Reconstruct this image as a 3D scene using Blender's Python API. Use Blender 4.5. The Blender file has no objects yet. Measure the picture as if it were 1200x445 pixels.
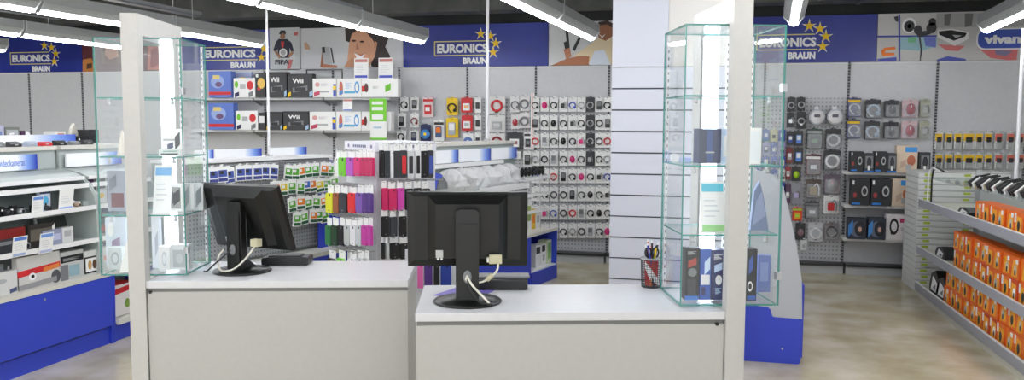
import bpy, bmesh, math, random
from math import sin, cos, atan, radians, pi
from mathutils import Vector, Matrix

S = bpy.context.scene
random.seed(7)
# ------------------------------------------------------------ camera
F, YAW, PIT, ROLL, H = 950.0, radians(13.4), atan(77/950.0), radians(0.25), 1.6
fwd = Vector((-sin(YAW)*cos(PIT), cos(YAW)*cos(PIT), -sin(PIT)))
r0 = Vector((cos(YAW), sin(YAW), 0)); u0 = r0.cross(fwd)
rt = r0*cos(ROLL)+u0*sin(ROLL); up = u0*cos(ROLL)-r0*sin(ROLL)
cd = bpy.data.cameras.new('camera'); cam = bpy.data.objects.new('camera', cd)
S.collection.objects.link(cam); S.camera = cam
cd.sensor_width = 36; cd.lens = F/1200*36; cd.clip_start = .05; cd.clip_end = 100
M4 = Matrix.Identity(4)
for i in range(3):
    M4[i][0] = rt[i]; M4[i][1] = up[i]; M4[i][2] = -fwd[i]
M4[2][3] = H
cam.matrix_world = M4
# ------------------------------------------------------------ world, exposure
w = bpy.data.worlds.new('world'); S.world = w; w.use_nodes = True
w.node_tree.nodes['Background'].inputs[0].default_value = (.97, .98, 1, 1)
w.node_tree.nodes['Background'].inputs[1].default_value = 0.8
S.view_settings.view_transform = 'Standard'; S.view_settings.look = 'None'
S.view_settings.exposure = 1.22; S.view_settings.gamma = 1.0
S.view_settings.use_curve_mapping = False
S.cycles.transparent_max_bounces = 40
S.cycles.max_bounces = 8
TUBE = 17.0     # strength of the fluorescent tubes
LED = 7.0

# ------------------------------------------------------------ helpers
def ray(x, y): return fwd*F+rt*(x-600)-up*(y-222.5)
def onplane(x, y, P, n):
    r = ray(x, y); c = Vector((0, 0, H)); t = (Vector(P)-c).dot(n)/r.dot(n); return c+r*t
def onz(x, y, z): return onplane(x, y, (0, 0, z), Vector((0, 0, 1)))
class Plane:
    """upright plane through P; u runs to the right as seen from its front, which faces local -y turned by rz"""
    def __init__(s, P, rz):
        s.P = Vector(P); s.rz = rz; s.u = Vector((cos(rz), sin(rz), 0)); s.n = Vector((sin(rz), -cos(rz), 0)); s.P.z = 0
    def uv(s, x, y):
        q = onplane(x, y, s.P, s.n); return (q-s.P).dot(s.u), q.z
    def at(s, u, z=0, out=0): return s.P+s.u*u+s.n*out+Vector((0, 0, z))

def lin(c): c = c/255; return c/12.92 if c <= .04045 else ((c+.055)/1.055)**2.4
MC = {}
def mat(r, g=None, b=None, rough=.5, metal=0, emit=0, name=None, coat=0):
    if g is None: g = b = r
    k = (r, g, b, rough, metal, emit, coat)
    if k in MC: return MC[k]
    m = bpy.data.materials.new(name or 'm_%d_%d_%d' % (r, g, b)); m.use_nodes = True
    p = m.node_tree.nodes['Principled BSDF']; c = (lin(r), lin(g), lin(b), 1)
    p.inputs['Base Color'].default_value = c; p.inputs['Roughness'].default_value = rough; p.inputs['Metallic'].default_value = metal
    if coat: p.inputs['Coat Weight'].default_value = coat
    if emit: p.inputs['Emission Color'].default_value = c; p.inputs['Emission Strength'].default_value = emit
    MC[k] = m; return m
def noisy(name, c1, c2, scale, rough, detail=4, stretch=(1, 1, 1), bump=0, c3=None):
    m = bpy.data.materials.new(name); m.use_nodes = True; nt = m.node_tree; p = nt.nodes['Principled BSDF']
    tc = nt.nodes.new('ShaderNodeTexCoord'); mp = nt.nodes.new('ShaderNodeMapping'); mp.inputs['Scale'].default_value = stretch
    nz = nt.nodes.new('ShaderNodeTexNoise'); nz.inputs['Scale'].default_value = scale; nz.inputs['Detail'].default_value = detail
    cr = nt.nodes.new('ShaderNodeValToRGB')
    cr.color_ramp.elements[0].position = .3; cr.color_ramp.elements[1].position = .7
    cr.color_ramp.elements[0].color = (*[lin(v) for v in c1], 1); cr.color_ramp.elements[1].color = (*[lin(v) for v in c2], 1)
    if c3:
        e = cr.color_ramp.elements.new(.5); e.color = (*[lin(v) for v in c3], 1)
    L = nt.links.new
    L(tc.outputs['Object'], mp.inputs['Vector']); L(mp.outputs[0], nz.inputs['Vector']); L(nz.outputs['Fac'], cr.inputs[0]); L(cr.outputs[0], p.inputs['Base Color'])
    p.inputs['Roughness'].default_value = rough
    if bump:
        bp = nt.nodes.new('ShaderNodeBump'); bp.inputs['Strength'].default_value = bump; L(nz.outputs['Fac'], bp.inputs['Height']); L(bp.outputs[0], p.inputs['Normal'])
    return m
def gradient(name, stops, axis, x0, x1, rough=.35):
    """printed colour gradient along a local axis"""
    m = bpy.data.materials.new(name); m.use_nodes = True; nt = m.node_tree; p = nt.nodes['Principled BSDF']; L = nt.links.new
    tc = nt.nodes.new('ShaderNodeTexCoord'); sp = nt.nodes.new('ShaderNodeSeparateXYZ'); mr = nt.nodes.new('ShaderNodeMapRange')
    mr.inputs['From Min'].default_value = x0; mr.inputs['From Max'].default_value = x1
    cr = nt.nodes.new('ShaderNodeValToRGB')
    for i, (pos, c) in enumerate(stops):
        e = cr.color_ramp.elements[i] if i < 2 else cr.color_ramp.elements.new(pos)
        e.position = pos; e.color = (*[lin(v) for v in c], 1)
    L(tc.outputs['Object'], sp.inputs[0]); L(sp.outputs[axis], mr.inputs['Value']); L(mr.outputs[0], cr.inputs[0]); L(cr.outputs[0], p.inputs['Base Color'])
    p.inputs['Roughness'].default_value = rough
    return m
def pegmat(name, base, hole, sx, sz, fx=.45, fz=.4):
    """panel punched with rows of slots, in object x and z"""
    m = bpy.data.materials.new(name); m.use_nodes = True; nt = m.node_tree; p = nt.nodes['Principled BSDF']; L = nt.links.new
    tc = nt.nodes.new('ShaderNodeTexCoord'); sp = nt.nodes.new('ShaderNodeSeparateXYZ'); L(tc.outputs['Object'], sp.inputs[0])
    outs = []
    for ax, s, f in ((0, sx, fx), (2, sz, fz)):
        a = nt.nodes.new('ShaderNodeMath'); a.operation = 'MULTIPLY'; a.inputs[1].default_value = 1/s; L(sp.outputs[ax], a.inputs[0])
        b = nt.nodes.new('ShaderNodeMath'); b.operation = 'FLOORED_MODULO'; b.inputs[1].default_value = 1; L(a.outputs[0], b.inputs[0])
        c = nt.nodes.new('ShaderNodeMath'); c.operation = 'LESS_THAN'; c.inputs[1].default_value = f; L(b.outputs[0], c.inputs[0]); outs.append(c)
    a = nt.nodes.new('ShaderNodeMath'); a.operation = 'MULTIPLY'; L(outs[0].outputs[0], a.inputs[0]); L(outs[1].outputs[0], a.inputs[1])
    mx = nt.nodes.new('ShaderNodeMix'); mx.data_type = 'RGBA'; L(a.outputs[0], mx.inputs[0])
    mx.inputs[6].default_value = (*[lin(v) for v in base], 1); mx.inputs[7].default_value = (*[lin(v) for v in hole], 1)
    L(mx.outputs[2], p.inputs['Base Color']); p.inputs['Roughness'].default_value = .5
    return m
def glassmat(name, tint, haze=.04, hc=(1, 1, 1), ior=1.45):
    m = bpy.data.materials.new(name); m.use_nodes = True; nt = m.node_tree; L = nt.links.new
    nt.nodes.remove(nt.nodes['Principled BSDF']); out = nt.nodes['Material Output']
    t = nt.nodes.new('ShaderNodeBsdfTransparent'); t.inputs[0].default_value = (*tint, 1)
    g = nt.nodes.new('ShaderNodeBsdfGlossy'); g.inputs['Roughness'].default_value = .02
    lw = nt.nodes.new('ShaderNodeLayerWeight'); lw.inputs[0].default_value = .5
    pw = nt.nodes.new('ShaderNodeMath'); pw.operation = 'POWER'; pw.inputs[1].default_value = 4; L(lw.outputs['Facing'], pw.inputs[0])
    fr = nt.nodes.new('ShaderNodeMath'); fr.operation = 'MULTIPLY_ADD'; fr.inputs[1].default_value = .45; fr.inputs[2].default_value = .03; L(pw.outputs[0], fr.inputs[0])
    a = nt.nodes.new('ShaderNodeMixShader'); L(fr.outputs[0], a.inputs[0]); L(t.outputs[0], a.inputs[1]); L(g.outputs[0], a.inputs[2])
    d = nt.nodes.new('ShaderNodeBsdfDiffuse'); d.inputs[0].default_value = (*hc, 1)
    b = nt.nodes.new('ShaderNodeMixShader'); b.inputs[0].default_value = haze; L(a.outputs[0], b.inputs[1]); L(d.outputs[0], b.inputs[2])
    L(b.outputs[0], out.inputs[0]); return m

class MB:
    def __init__(s): s.v = []; s.f = []; s.m = []; s.mats = []; s.sm = []
    def mi(s, m):
        if m not in s.mats: s.mats.append(m)
        return s.mats.index(m)
    def add(s, vs, fs, m, smooth=False, T=None):
        o = len(s.v); i = s.mi(m)
        for q in vs:
            q = Vector(q); s.v.append(T@q if T else q)
        for f in fs: s.f.append([o+k for k in f]); s.m.append(i); s.sm.append(smooth)
        return s
    def box(s, x0, x1, y0, y1, z0, z1, m, T=None):
        vs = [(x, y, z) for x in (x0, x1) for y in (y0, y1) for z in (z0, z1)]
        return s.add(vs, [(0, 1, 3, 2), (4, 6, 7, 5), (0, 4, 5, 1), (2, 3, 7, 6), (0, 2, 6, 4), (1, 5, 7, 3)], m, T=T)
    def prism(s, pts, a0, a1, m, axis='y', T=None, smooth=False):
        n = len(pts)
        f = {'y': lambda p, a: (p[0], a, p[1]), 'x': lambda p, a: (a, p[0], p[1]), 'z': lambda p, a: (p[0], p[1], a)}[axis]
        vs = [f(p, a0) for p in pts]+[f(p, a1) for p in pts]
        s.add(vs, [(i, (i+1) % n, n+(i+1) % n, n+i) for i in range(n)], m, smooth=smooth, T=T)
        s.add(vs, [tuple(range(n-1, -1, -1)), tuple(range(n, 2*n))], m, T=T)
        return s
    def ell(s, cx, cz, rx, rz, a0, a1, m, n=14, axis='y', T=None):
        return s.prism([(cx+rx*cos(2*pi*i/n), cz+rz*sin(2*pi*i/n)) for i in range(n)], a0, a1, m, axis, T)
    def rrect(s, x0, x1, z0, z1, r, a0, a1, m, axis='y', n=4, T=None):
        pts = []
        for cx, cz, st in ((x1-r, z1-r, 0), (x0+r, z1-r, 1), (x0+r, z0+r, 2), (x1-r, z0+r, 3)):
            for i in range(n+1):
                a = pi/2*(st+i/n); pts.append((cx+r*cos(a), cz+r*sin(a)))
        return s.prism(pts, a0, a1, m, axis, T)
    def tube(s, pts, r, m, n=8, close=False, T=None, rz=None):
        pts = [Vector(p) for p in pts]; vs = []; N = len(pts)
        prev = None
        for i, p in enumerate(pts):
            t = (pts[min(i+1, N-1)]-pts[max(i-1, 0)]).normalized()
            a = t.cross(Vector((0, 0, 1))) if prev is None else prev-t*prev.dot(t)
            if a.length < 1e-4: a = t.cross(Vector((1, 0, 0)))
            a.normalize(); prev = a; b = t.cross(a)
            rr = r[i] if isinstance(r, (list, tuple)) else r
            for k in range(n): vs.append(p+a*rr*cos(2*pi*k/n)+b*rr*sin(2*pi*k/n))
        fs = [(i*n+k, i*n+(k+1) % n, (i+1)*n+(k+1) % n, (i+1)*n+k) for i in range(N-1) for k in range(n)]
        s.add(vs, fs, m, smooth=True, T=T)
        s.add([vs[k] for k in range(n)]+[vs[(N-1)*n+k] for k in range(n)], [tuple(range(n)), tuple(range(2*n-1, n-1, -1))], m, T=T)
        return s
    def lathe(s, prof, m, c=(0, 0, 0), n=24, T=None, sx=1, sy=1):
        vs = [(c[0]+r*cos(2*pi*k/n)*sx, c[1]+r*sin(2*pi*k/n)*sy, c[2]+z) for r, z in prof for k in range(n)]
        N = len(prof)
        s.add(vs, [(i*n+k, i*n+(k+1) % n, (i+1)*n+(k+1) % n, (i+1)*n+k) for i in range(N-1) for k in range(n)], m, smooth=True, T=T)
        s.add([vs[k] for k in range(n)]+[vs[(N-1)*n+k] for k in range(n)], [tuple(range(n-1, -1, -1)), tuple(range(n, 2*n))], m, T=T)
        return s
    def text(s, txt, x0, x1, z0, z1, y, m, depth=.004, bold=.02, T=None):
        vs, fs = textgeo(txt, bold)
        X0 = min(v[0] for v in vs); X1 = max(v[0] for v in vs); Y0 = min(v[1] for v in vs); Y1 = max(v[1] for v in vs)
        q = [(x0+(v[0]-X0)/(X1-X0)*(x1-x0), y-(v[2]+.5)*depth, z0+(v[1]-Y0)/(Y1-Y0)*(z1-z0)) for v in vs]
        return s.add(q, fs, m, T=T)
    def mesh(s, name, bevel=0):
        me = bpy.data.meshes.new(name); me.from_pydata([tuple(v) for v in s.v], [], s.f)
        for m in s.mats: me.materials.append(m)
        for i, p in enumerate(me.polygons): p.material_index = s.m[i]; p.use_smooth = s.sm[i]
        b = bmesh.new(); b.from_mesh(me); bmesh.ops.recalc_face_normals(b, faces=b.faces)
        if bevel:
            bmesh.ops.remove_doubles(b, verts=b.verts, dist=1e-6)
            es = [e for e in b.edges if len(e.link_faces) == 2 and e.calc_face_angle(0) > .6]
            bmesh.ops.bevel(b, geom=es, offset=bevel, segments=2, affect='EDGES', profile=.6, clamp_overlap=True)
        b.to_mesh(me); b.free(); return me
    def build(s, name, parent=None, loc=None, rz=0, bevel=0):
        o = bpy.data.objects.new(name, s.mesh(name, bevel)); S.collection.objects.link(o)
        if parent: o.parent = parent
        if loc is not None: o.location = loc
        if rz: o.rotation_euler = (0, 0, rz)
        return o
TG = {}
def textgeo(txt, bold):
    if (txt, bold) in TG: return TG[(txt, bold)]
    cu = bpy.data.curves.new('t', 'FONT'); cu.body = txt; cu.size = 1; cu.extrude = .5; cu.offset = bold; cu.resolution_u = 3
    ob = bpy.data.objects.new('t', cu); S.collection.objects.link(ob)
    dg = bpy.context.evaluated_depsgraph_get(); me = bpy.data.meshes.new_from_object(ob.evaluated_get(dg))
    r = ([tuple(v.co) for v in me.vertices], [tuple(p.vertices) for p in me.polygons])
    bpy.data.objects.remove(ob); bpy.data.curves.remove(cu); bpy.data.meshes.remove(me)
    TG[(txt, bold)] = r; return r

def tag(o, label, cat, group=None, kind=None):
    o['label'] = label; o['category'] = cat
    if group: o['group'] = group
    if kind: o['kind'] = kind
    return o
def thing(name, label, cat, loc=(0, 0, 0), rz=0, group=None):
    o = bpy.data.objects.new(name, None); S.collection.objects.link(o); o.empty_display_size = .05
    o.location = loc; o.rotation_euler = (0, 0, rz); return tag(o, label, cat, group)
def struct(mb, name, **k):
    o = mb.build(name, **k); o['kind'] = 'structure'; return o

# ------------------------------------------------------------ common materials
WHITE = mat(236, 236, 236, rough=.4); OFFW = mat(222, 221, 217, rough=.45); PAPER = mat(240, 240, 238, rough=.6)
BLACK = mat(22, 22, 24, rough=.35); DARK = mat(48, 48, 52, rough=.45); MGREY = mat(120, 122, 125, rough=.5); LGREY = mat(175, 177, 178, rough=.5)
SILVER = mat(190, 192, 195, rough=.3, metal=.8); BLUE = mat(50, 70, 196, rough=.45); NAVY = mat(28, 36, 96, rough=.4)
RED = mat(205, 36, 40); YEL = mat(240, 200, 20); ORG = mat(236, 120, 20); GRN = mat(110, 190, 40); DGRN = mat(30, 80, 50); PINK = mat(225, 50, 130)
PURP = mat(110, 70, 170); LILAC = mat(200, 90, 190); CYAN = mat(90, 180, 220); SKIN = mat(205, 150, 115, rough=.6); BROWN = mat(70, 42, 30, rough=.6)
CLEAR = glassmat('clear_plastic', (.93, .94, .95), .12, (.9, .92, .95), 1.4)
GLASS = glassmat('case_glass', (.99, .996, .994), .02, (.9, .97, 1))
TEAL = mat(50, 140, 130, rough=.25, name='glass_edge')

# ============================================================ THE SETTING
BACKY = 9.5
flo = noisy('floor_stone', (176, 164, 132), (222, 214, 196), 2.6, .12, 12, (1, 1, 1), .012, (200, 190, 162))
struct(MB().box(-13, 5, -4, 10, -.1, 0, flo), 'floor')
struct(MB().box(-13, 5, -4, 10, 3.45, 3.55, noisy('ceiling_dark', (50, 51, 52), (78, 80, 80), 3, .8, 6)), 'ceiling')
wallm = noisy('wall_dark', (40, 42, 42), (58, 60, 58), 2, .8)
struct(MB().box(-13, 5, 9.62, 9.8, 0, 3.45, wallm), 'wall_back')
struct(MB().box(-13.2, -13, -4, 9.8, 0, 3.45, mat(150, 150, 155)), 'wall_left')
struct(MB().box(5, 5.2, -4, 9.8, 0, 3.45, mat(170, 170, 168)), 'wall_right')
duct = noisy('duct_grey', (62, 64, 62), (84, 85, 82), 5, .6)
t = thing('ventilation_duct', 'long grey ventilation duct running above the banners along the back wall', 'duct', (-4, 8.98, 2.86))
MB().box(-8.9, 8.9, -.14, .14, 0, .26, duct).build('duct_body', t)
for i in range(9): MB().box(-8.5+i*2-.02, -8.5+i*2+.02, -.15, .15, -.01, .27, duct).build('duct_flange', t)
for k, (x, y) in enumerate(((-8, 6.2), (-4, 4.6), (1, 7.6))):
    struct(MB().box(x-3, x+4, y-.1, y+.1, 3.15, 3.45, mat(58, 58, 56, rough=.8)), 'trim_%d' % (k+1))
for k, (x, y0, y1) in enumerate(((-8.0, 5.0, 8.5), (-6.2, 4.5, 8.6), (-4.2, 4.0, 8.6), (-2.2, 5.0, 8.55), (1.5, 6, 8.55))):
    tr = MB(); tr.box(-.07, .07, 0, y1-y0, 0, .012, MGREY)
    tr.box(-.07, -.06, 0, y1-y0, 0, .05, MGREY); tr.box(.06, .07, 0, y1-y0, 0, .05, MGREY)
    for j in range(3): tr.tube([(0, (y1-y0)*(.1+j*.4), .01), (0, (y1-y0)*(.1+j*.4), 3.45-2.85)], .006, LGREY, 6)
    tag(tr.build('cable_tray', loc=(x, y0, 2.85), rz=radians(-4.5)), 'grey cable tray under the dark ceiling, %s' %
        ('leftmost of all', 'second from the left', 'third from the left', 'near the middle banner', 'right of the white column')[k], 'cable tray', 'cable trays under the ceiling')

# ------------------------------------------------------------ lamps
LA = radians(-4.5)
EM = mat(250, 252, 255, emit=TUBE, name='fluorescent_tube')
HOUS = mat(146, 148, 147, rough=.45)
hs = MB(); hs.prism([(-.035, 0), (.035, 0), (.085, .05), (.085, .13), (-.085, .13), (-.085, .05)], .005, 1.475, HOUS)
hmesh = hs.mesh('lamp_housing')
tmesh = MB().tube([(0, .03, -.012), (0, 1.45, -.012)], .024, EM, 8).mesh('fluorescent_tube')
em2 = MB(); em2.prism([(-.03, -.03), (.03, -.03), (.088, .045), (.088, .135), (-.088, .135), (-.088, .045)], 0, .012, LGREY); emesh = em2.mesh('end_cap')
cmesh = MB().tube([(0, .35, .13), (0, .35, .95)], .004, LGREY, 5).mesh('suspension_cable')
rown = ['far left', 'second', 'third', 'fourth', 'fifth', 'sixth', 'right-hand']
ordn = ['first', 'second', 'third', 'fourth', 'fifth', 'sixth', 'seventh', 'eighth', 'ninth', 'tenth', 'eleventh', 'twelfth']
for r_, x in enumerate((-8.55, -6.74, -5.0, -3.04, -1.18, .80, 2.53)):
    for k in range(8):
        s_ = -1.5*(k+1)
        yy = 8.5+s_*cos(LA); xx = x+s_*sin(-LA)
        if r_ == 5: yy -= .9; xx -= .07
        L = thing('fluorescent_lamp', 'hanging grey fluorescent strip lamp, %s from the back wall in the %s row' % (ordn[k], rown[r_]), 'lamp', (xx, yy, 2.5), LA, 'fluorescent strip lamps')
        for nm, me in (('lamp_housing', hmesh), ('fluorescent_tube', tmesh), ('end_cap', emesh), ('end_cap', emesh), ('suspension_cable', cmesh)):
            o = bpy.data.objects.new(nm, me); S.collection.objects.link(o); o.parent = L
            if nm == 'end_cap' and [c for c in L.children if c.name.startswith('end_cap')].__len__() > 1: o.location = (0, 1.468, 0)
# ------------------------------------------------------------ back wall shelving
PANEL = noisy('shelf_back_panel', (196, 197, 200), (201, 202, 204), 30, .32, 3)
PEG = pegmat('pegboard_grey', (192, 193, 195), (138, 140, 144), .04, .045)
SHELFW = mat(214, 215, 216, rough=.4)
STRIP = pegmat('slotted_upright', (140, 142, 145), (50, 50, 54), 10, .032, 1, .5)
WALL = Plane((0, 9.36, 0), 0); SHF = Plane((0, 9.18, 0), 0); BAN = Plane((0, 9.44, 0), 0)
edges = [-10.0, -9.1, -8.24, -7.37, -6.4, -5.5, -4.55, -3.67, -2.8, -1.96, -1.1, -.24, .62, 1.488, 2.36, 3.22, 4.1]
zs1 = SHF.uv(300, 114.5)[1]; zs2 = SHF.uv(300, 152)[1]
rs = [SHF.uv(1030, y)[1] for y in (201, 240, 279)]
bayl = ['empty grey wall shelving bay under the far left banner', 'grey wall shelving bay under the word of the far left banner', 'grey wall shelving bay behind the left glass case',
        'grey wall shelving bay hidden behind the left white panel', 'wall shelving bay with blue console boxes', 'wall shelving bay with black console boxes',
        'wall shelving bay with white console boxes under the smiling face poster', 'grey wall bay with small black packs on hooks, right of the green leaflet', 'grey wall bay with yellow and red packs behind the thin pole',
        'grey wall bay full of headset packs on white cards', 'grey wall bay behind the white slatwall column', 'grey wall bay between slatwall column and right panel', 'pegboard wall bay with round white spindles and accessory packs',
        'wall shelving bay with three white shelves of headset boxes', 'grey wall bay with yellow packs on hooks', 'grey wall bay at the right end of the wall']
hooks = []
for i in range(len(edges)-1):
    a, b = edges[i], edges[i+1]; wd = b-a
    T_ = thing('wall_shelving_bay', bayl[i] if i < len(bayl) else bayl[-1], 'shelving', (a, 9.44, 0), 0, 'wall shelving bays')
    MB().box(.012, wd-.012, -.02, .02, .1, 2.27, PANEL).build('back_panel', T_)
    MB().box(-.012, .012, -.03, .03, 0, 2.27, STRIP).build('upright', T_)
    MB().box(0.013, wd-.013, -.18, .0, 0, .085, LGREY).box(0.013, wd-.013, -.2, .0, .087, .11, BLACK).build('kick_plate', T_)
    MB().box(0.013, wd-.013, -.035, .02, 2.262, 2.28, SHELFW).build('top_rail', T_)
    if i in (8, 9): MB().box(.014, wd-.014, -.028, -.021, .13, 1.9, PEG).build('pegboard', T_)
    if i == 12: MB().box(.014, wd-.014, -.028, -.021, .13, 1.9, PEG).build('pegboard', T_)
    if i in (4, 5, 6):
        for z in (zs1, zs2):
            MB().box(.014, wd-.014, -.3, -.021, z-.03, z, SHELFW).build('shelf', T_, bevel=.003)
            for xx in (.04, wd-.04): MB().prism([(-.28, z-.031), (-.03, z-.031), (-.03, z-.1)], xx-.003, xx+.003, LGREY, 'x').build('bracket', T_)
# three white shelves of the headset bay (own width)
xa, xb = SHF.uv(989, 240)[0], SHF.uv(1077, 240)[0]
for k, z in enumerate(rs):
    T_ = thing('wall_shelf', 'white wall shelf with headset boxes, %s of three' % ('topmost', 'middle', 'lowest')[k], 'shelf', (xa, 9.41, z), 0, 'white shelves at the right wall')
    MB().box(0, xb-xa, -.27, 0, -.035, 0, WHITE).build('shelf_board', T_, bevel=.003)
    for xx in (.05, xb-xa-.05): MB().prism([(-.25, -.036), (-.0, -.036), (-.0, -.11)], xx-.003, xx+.003, LGREY, 'x').build('bracket', T_)

# ------------------------------------------------------------ banners
Z0, Z1 = 2.285, 2.787
BBLUE = noisy('banner_blue', (30, 44, 132), (38, 54, 150), 3, .35)
GOLD = mat(222, 210, 130, rough=.5)
def star(mb, cx, cz, r, y, m, inner=.38, rot=0):
    pts = [(cx+(r if k % 2 == 0 else r*inner)*sin(pi*k/5+rot), cz+(r if k % 2 == 0 else r*inner)*cos(pi*k/5+rot)) for k in range(10)]
    mb.prism(pts, y-.003, y, m)
def logo(T_, x, z, w_, h_=.18):
    """rounded frame with its word, the second word and the arc of four stars"""
    k = w_/.70
    y = -.016
    b = MB(); t_ = .011
    b.box(x, x+w_-.04, y-.004, y, z, z+t_, GOLD); b.box(x, x+w_-.07, y-.004, y, z+h_-t_, z+h_, GOLD); b.box(x, x+t_, y-.004, y, z, z+h_, GOLD)
    b.build('logo_frame', T_)
    MB().text('EURONICS', x+.035*k, x+w_-.055*k, z+.034, z+h_-.036, y, WHITE, bold=.045).build('lettering', T_)
    MB().text('BRAUN', x+.35*k, x+w_-.06*k, z-.1, z-.022, y, WHITE, bold=.05).build('lettering', T_)
    for (sx, sz) in ((.565, .255), (.68, .225), (.745, .14), (.715, .035)):
        s_ = MB(); star(s_, x+sx*k, z+sz, .078, y, WHITE, .3); star(s_, x+sx*k, z+sz, .052, y-.004, YEL, .5); s_.build('star', T_)
def banner(x0, x1, label, m, z0=Z0, z1=Z1, out=0, cat='banner', name='banner'):
    a, b = BAN.uv(x0, 60)[0], BAN.uv(x1, 60)[0]
    T_ = thing(name, label, cat, (a, 9.44-out, z0)); MB().box(0.003, b-a-.003, -.015, .015, 0, z1-z0, m).build('board', T_); return T_, a, b-a
def px(pts, a, z0=Z0, pl=BAN):
    return [(pl.uv(x, y)[0]-a, pl.uv(x, y)[1]-z0) for x, y in pts]
T_, a, w_ = banner(-40, 97, 'blue store banner with white lettering, leftmost on the back wall', BBLUE)
c = px([(13.5, 76)], a)[0]; c2 = px([(64, 76)], a)[0]; logo(T_, c[0], c[1], c2[0]-c[0], .17)
T_, a, w_ = banner(97, 197, 'dark red and brown poster behind the left glass case', mat(96, 40, 46), name='poster', cat='poster')
b = MB()
b.prism(px([(98, 70), (108, 68), (114, 84.5), (98, 85)], a), -.018, -.015, mat(190, 120, 50))
b.prism(px([(103, 75), (109, 74), (109, 80), (103, 81)], a), -.021, -.018, BROWN)
b.prism(px([(118, 50), (150, 49), (150, 74), (120, 74)], a), -.018, -.015, mat(120, 88, 62))
b.prism(px([(126, 52), (138, 51), (140, 66), (130, 70), (124, 64)], a), -.021, -.018, SKIN)
b.prism(px([(174, 52), (196, 52), (196, 82), (174, 82)], a), -.018, -.015, mat(190, 96, 80))
b.prism(px([(178, 58), (186, 56), (188, 76), (177, 80)], a), -.021, -.018, mat(150, 50, 44))
b.build('print', T_)
T_, a, w_ = banner(197, 317, 'blue store banner with white lettering, beside the left thin white pole', BBLUE)
c = px([(237, 71.5)], a)[0]; c2 = px([(306, 71.5)], a)[0]; logo(T_, c[0], c[1], c2[0]-c[0], .175)
# football poster, a card of its own standing a little in front
T_, a, w_ = banner(317.5, 353, 'grey and white poster of a football player in a dark shirt', mat(196, 200, 200), 2.27, 2.8, .02, 'poster', 'poster')
b = MB(); q = lambda *p: px(p, a, 2.27)
b.prism(q((328, 46), (338, 46), (343, 50), (346, 60), (343, 61), (341, 56), (341, 68), (328, 68), (327, 57), (325, 62), (322, 59), (325, 50)), -.018, -.015, mat(28, 30, 52))
b.prism(q((331, 38), (335, 38), (336, 44), (333, 47), (330, 44)), -.021, -.018, mat(160, 110, 80)); b.prism(q((329, 40), (331, 36), (336, 36), (337, 41), (334, 39), (331, 41)), -.024, -.021, BLACK)
b.prism(q((323, 60), (326, 60), (331, 67), (329, 69)), -.021, -.018, mat(170, 120, 90)); b.prism(q((344, 60), (346, 62), (341, 68), (339, 66)), -.021, -.018, mat(170, 120, 90))
b.prism(q((331, 49), (335, 49), (334, 56), (332, 56)), -.021, -.018, RED)
c = q((334, 62))[0]; b.ell(c[0], c[1], .055, .055, -.027, -.024, WHITE); b.ell(c[0], c[1], .035, .035, -.03, -.027, LGREY)
b.prism(q((340, 70), (345, 70), (342, 81), (338, 81)), -.021, -.018, mat(200, 110, 110)); b.prism(q((346, 38), (351, 38), (350, 42), (346, 42)), -.021, -.018, mat(190, 90, 90))
b.build('print', T_)
c = q((325, 76))[0]; c2 = q((341, 70))[0]; MB().text('FIFA', c[0], c2[0], c[1], c2[1], -.03, DARK, bold=.02).build('lettering', T_)
# smiling face poster
T_, a, w_ = banner(353, 473, 'pale poster of a smiling dark-haired person holding a phone', mat(206, 206, 208), cat='poster', name='poster')
b = MB(); q = lambda *p: px(p, a)
b.prism(q((405, 34), (410, 31.5), (455, 31.5), (456, 45), (452, 55), (458, 66), (455, 72), (446, 79), (436, 78), (434, 60), (430, 44), (420, 39), (413, 42), (411, 50), (406, 48)), -.018, -.015, mat(44, 30, 26))
b.prism(q((413, 40), (419, 36), (430, 38), (437, 46), (442, 55), (440, 66), (433, 79), (412, 79), (408, 70), (410, 52)), -.021, -.018, mat(214, 158, 124))
b.prism(q((408, 72), (414, 68), (430, 74), (432, 79), (404, 79)), -.024, -.021, mat(198, 140, 104))
b.prism(q((416, 62), (424, 66), (429, 63), (426, 69), (420, 70)), -.027, -.024, WHITE); b.prism(q((415.5, 61), (424, 65), (430, 62), (424, 64.4)), -.03, -.027, mat(150, 60, 56))
for (x, y) in ((415.5, 48), (425, 49)): c = q((x, y))[0]; b.ell(c[0], c[1], .03, .012, -.024, -.021, BROWN)
b.prism(q((419, 50), (422, 58), (417.5, 58.5)), -.024, -.021, mat(188, 128, 98))
b.prism(q((440, 48), (443, 50), (442, 56), (439, 56)), -.024, -.021, mat(196, 138, 106))
b.prism(q((357, 51), (359, 49), (363, 54), (364, 58), (358, 58)), -.018, -.015, mat(190, 150, 120))
b.prism(q((378.5, 56), (382, 55), (386, 71), (383, 79), (376, 79)), -.018, -.015, mat(150, 90, 60)); b.prism(q((378, 56), (386, 55), (390, 75), (380, 76)), -.021, -.018, LGREY)
b.prism(q((378, 55.5), (381.5, 55), (382, 62), (379, 62)), -.024, -.021, BLACK); b.prism(q((388, 56), (389.5, 56), (392.5, 74), (391, 74)), -.021, -.018, BLACK)
b.prism(q((380, 75), (396, 77), (396, 79.5), (378, 79.5)), -.024, -.021, mat(176, 110, 76))
b.build('print', T_)
T_, a, w_ = banner(473, 643, 'long blue store banner with white lettering in the middle of the back wall', BBLUE)
c = px([(509.5, 66)], a)[0]; c2 = px([(577, 66)], a)[0]; logo(T_, c[0], c[1], c2[0]-c[0], .178)
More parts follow.
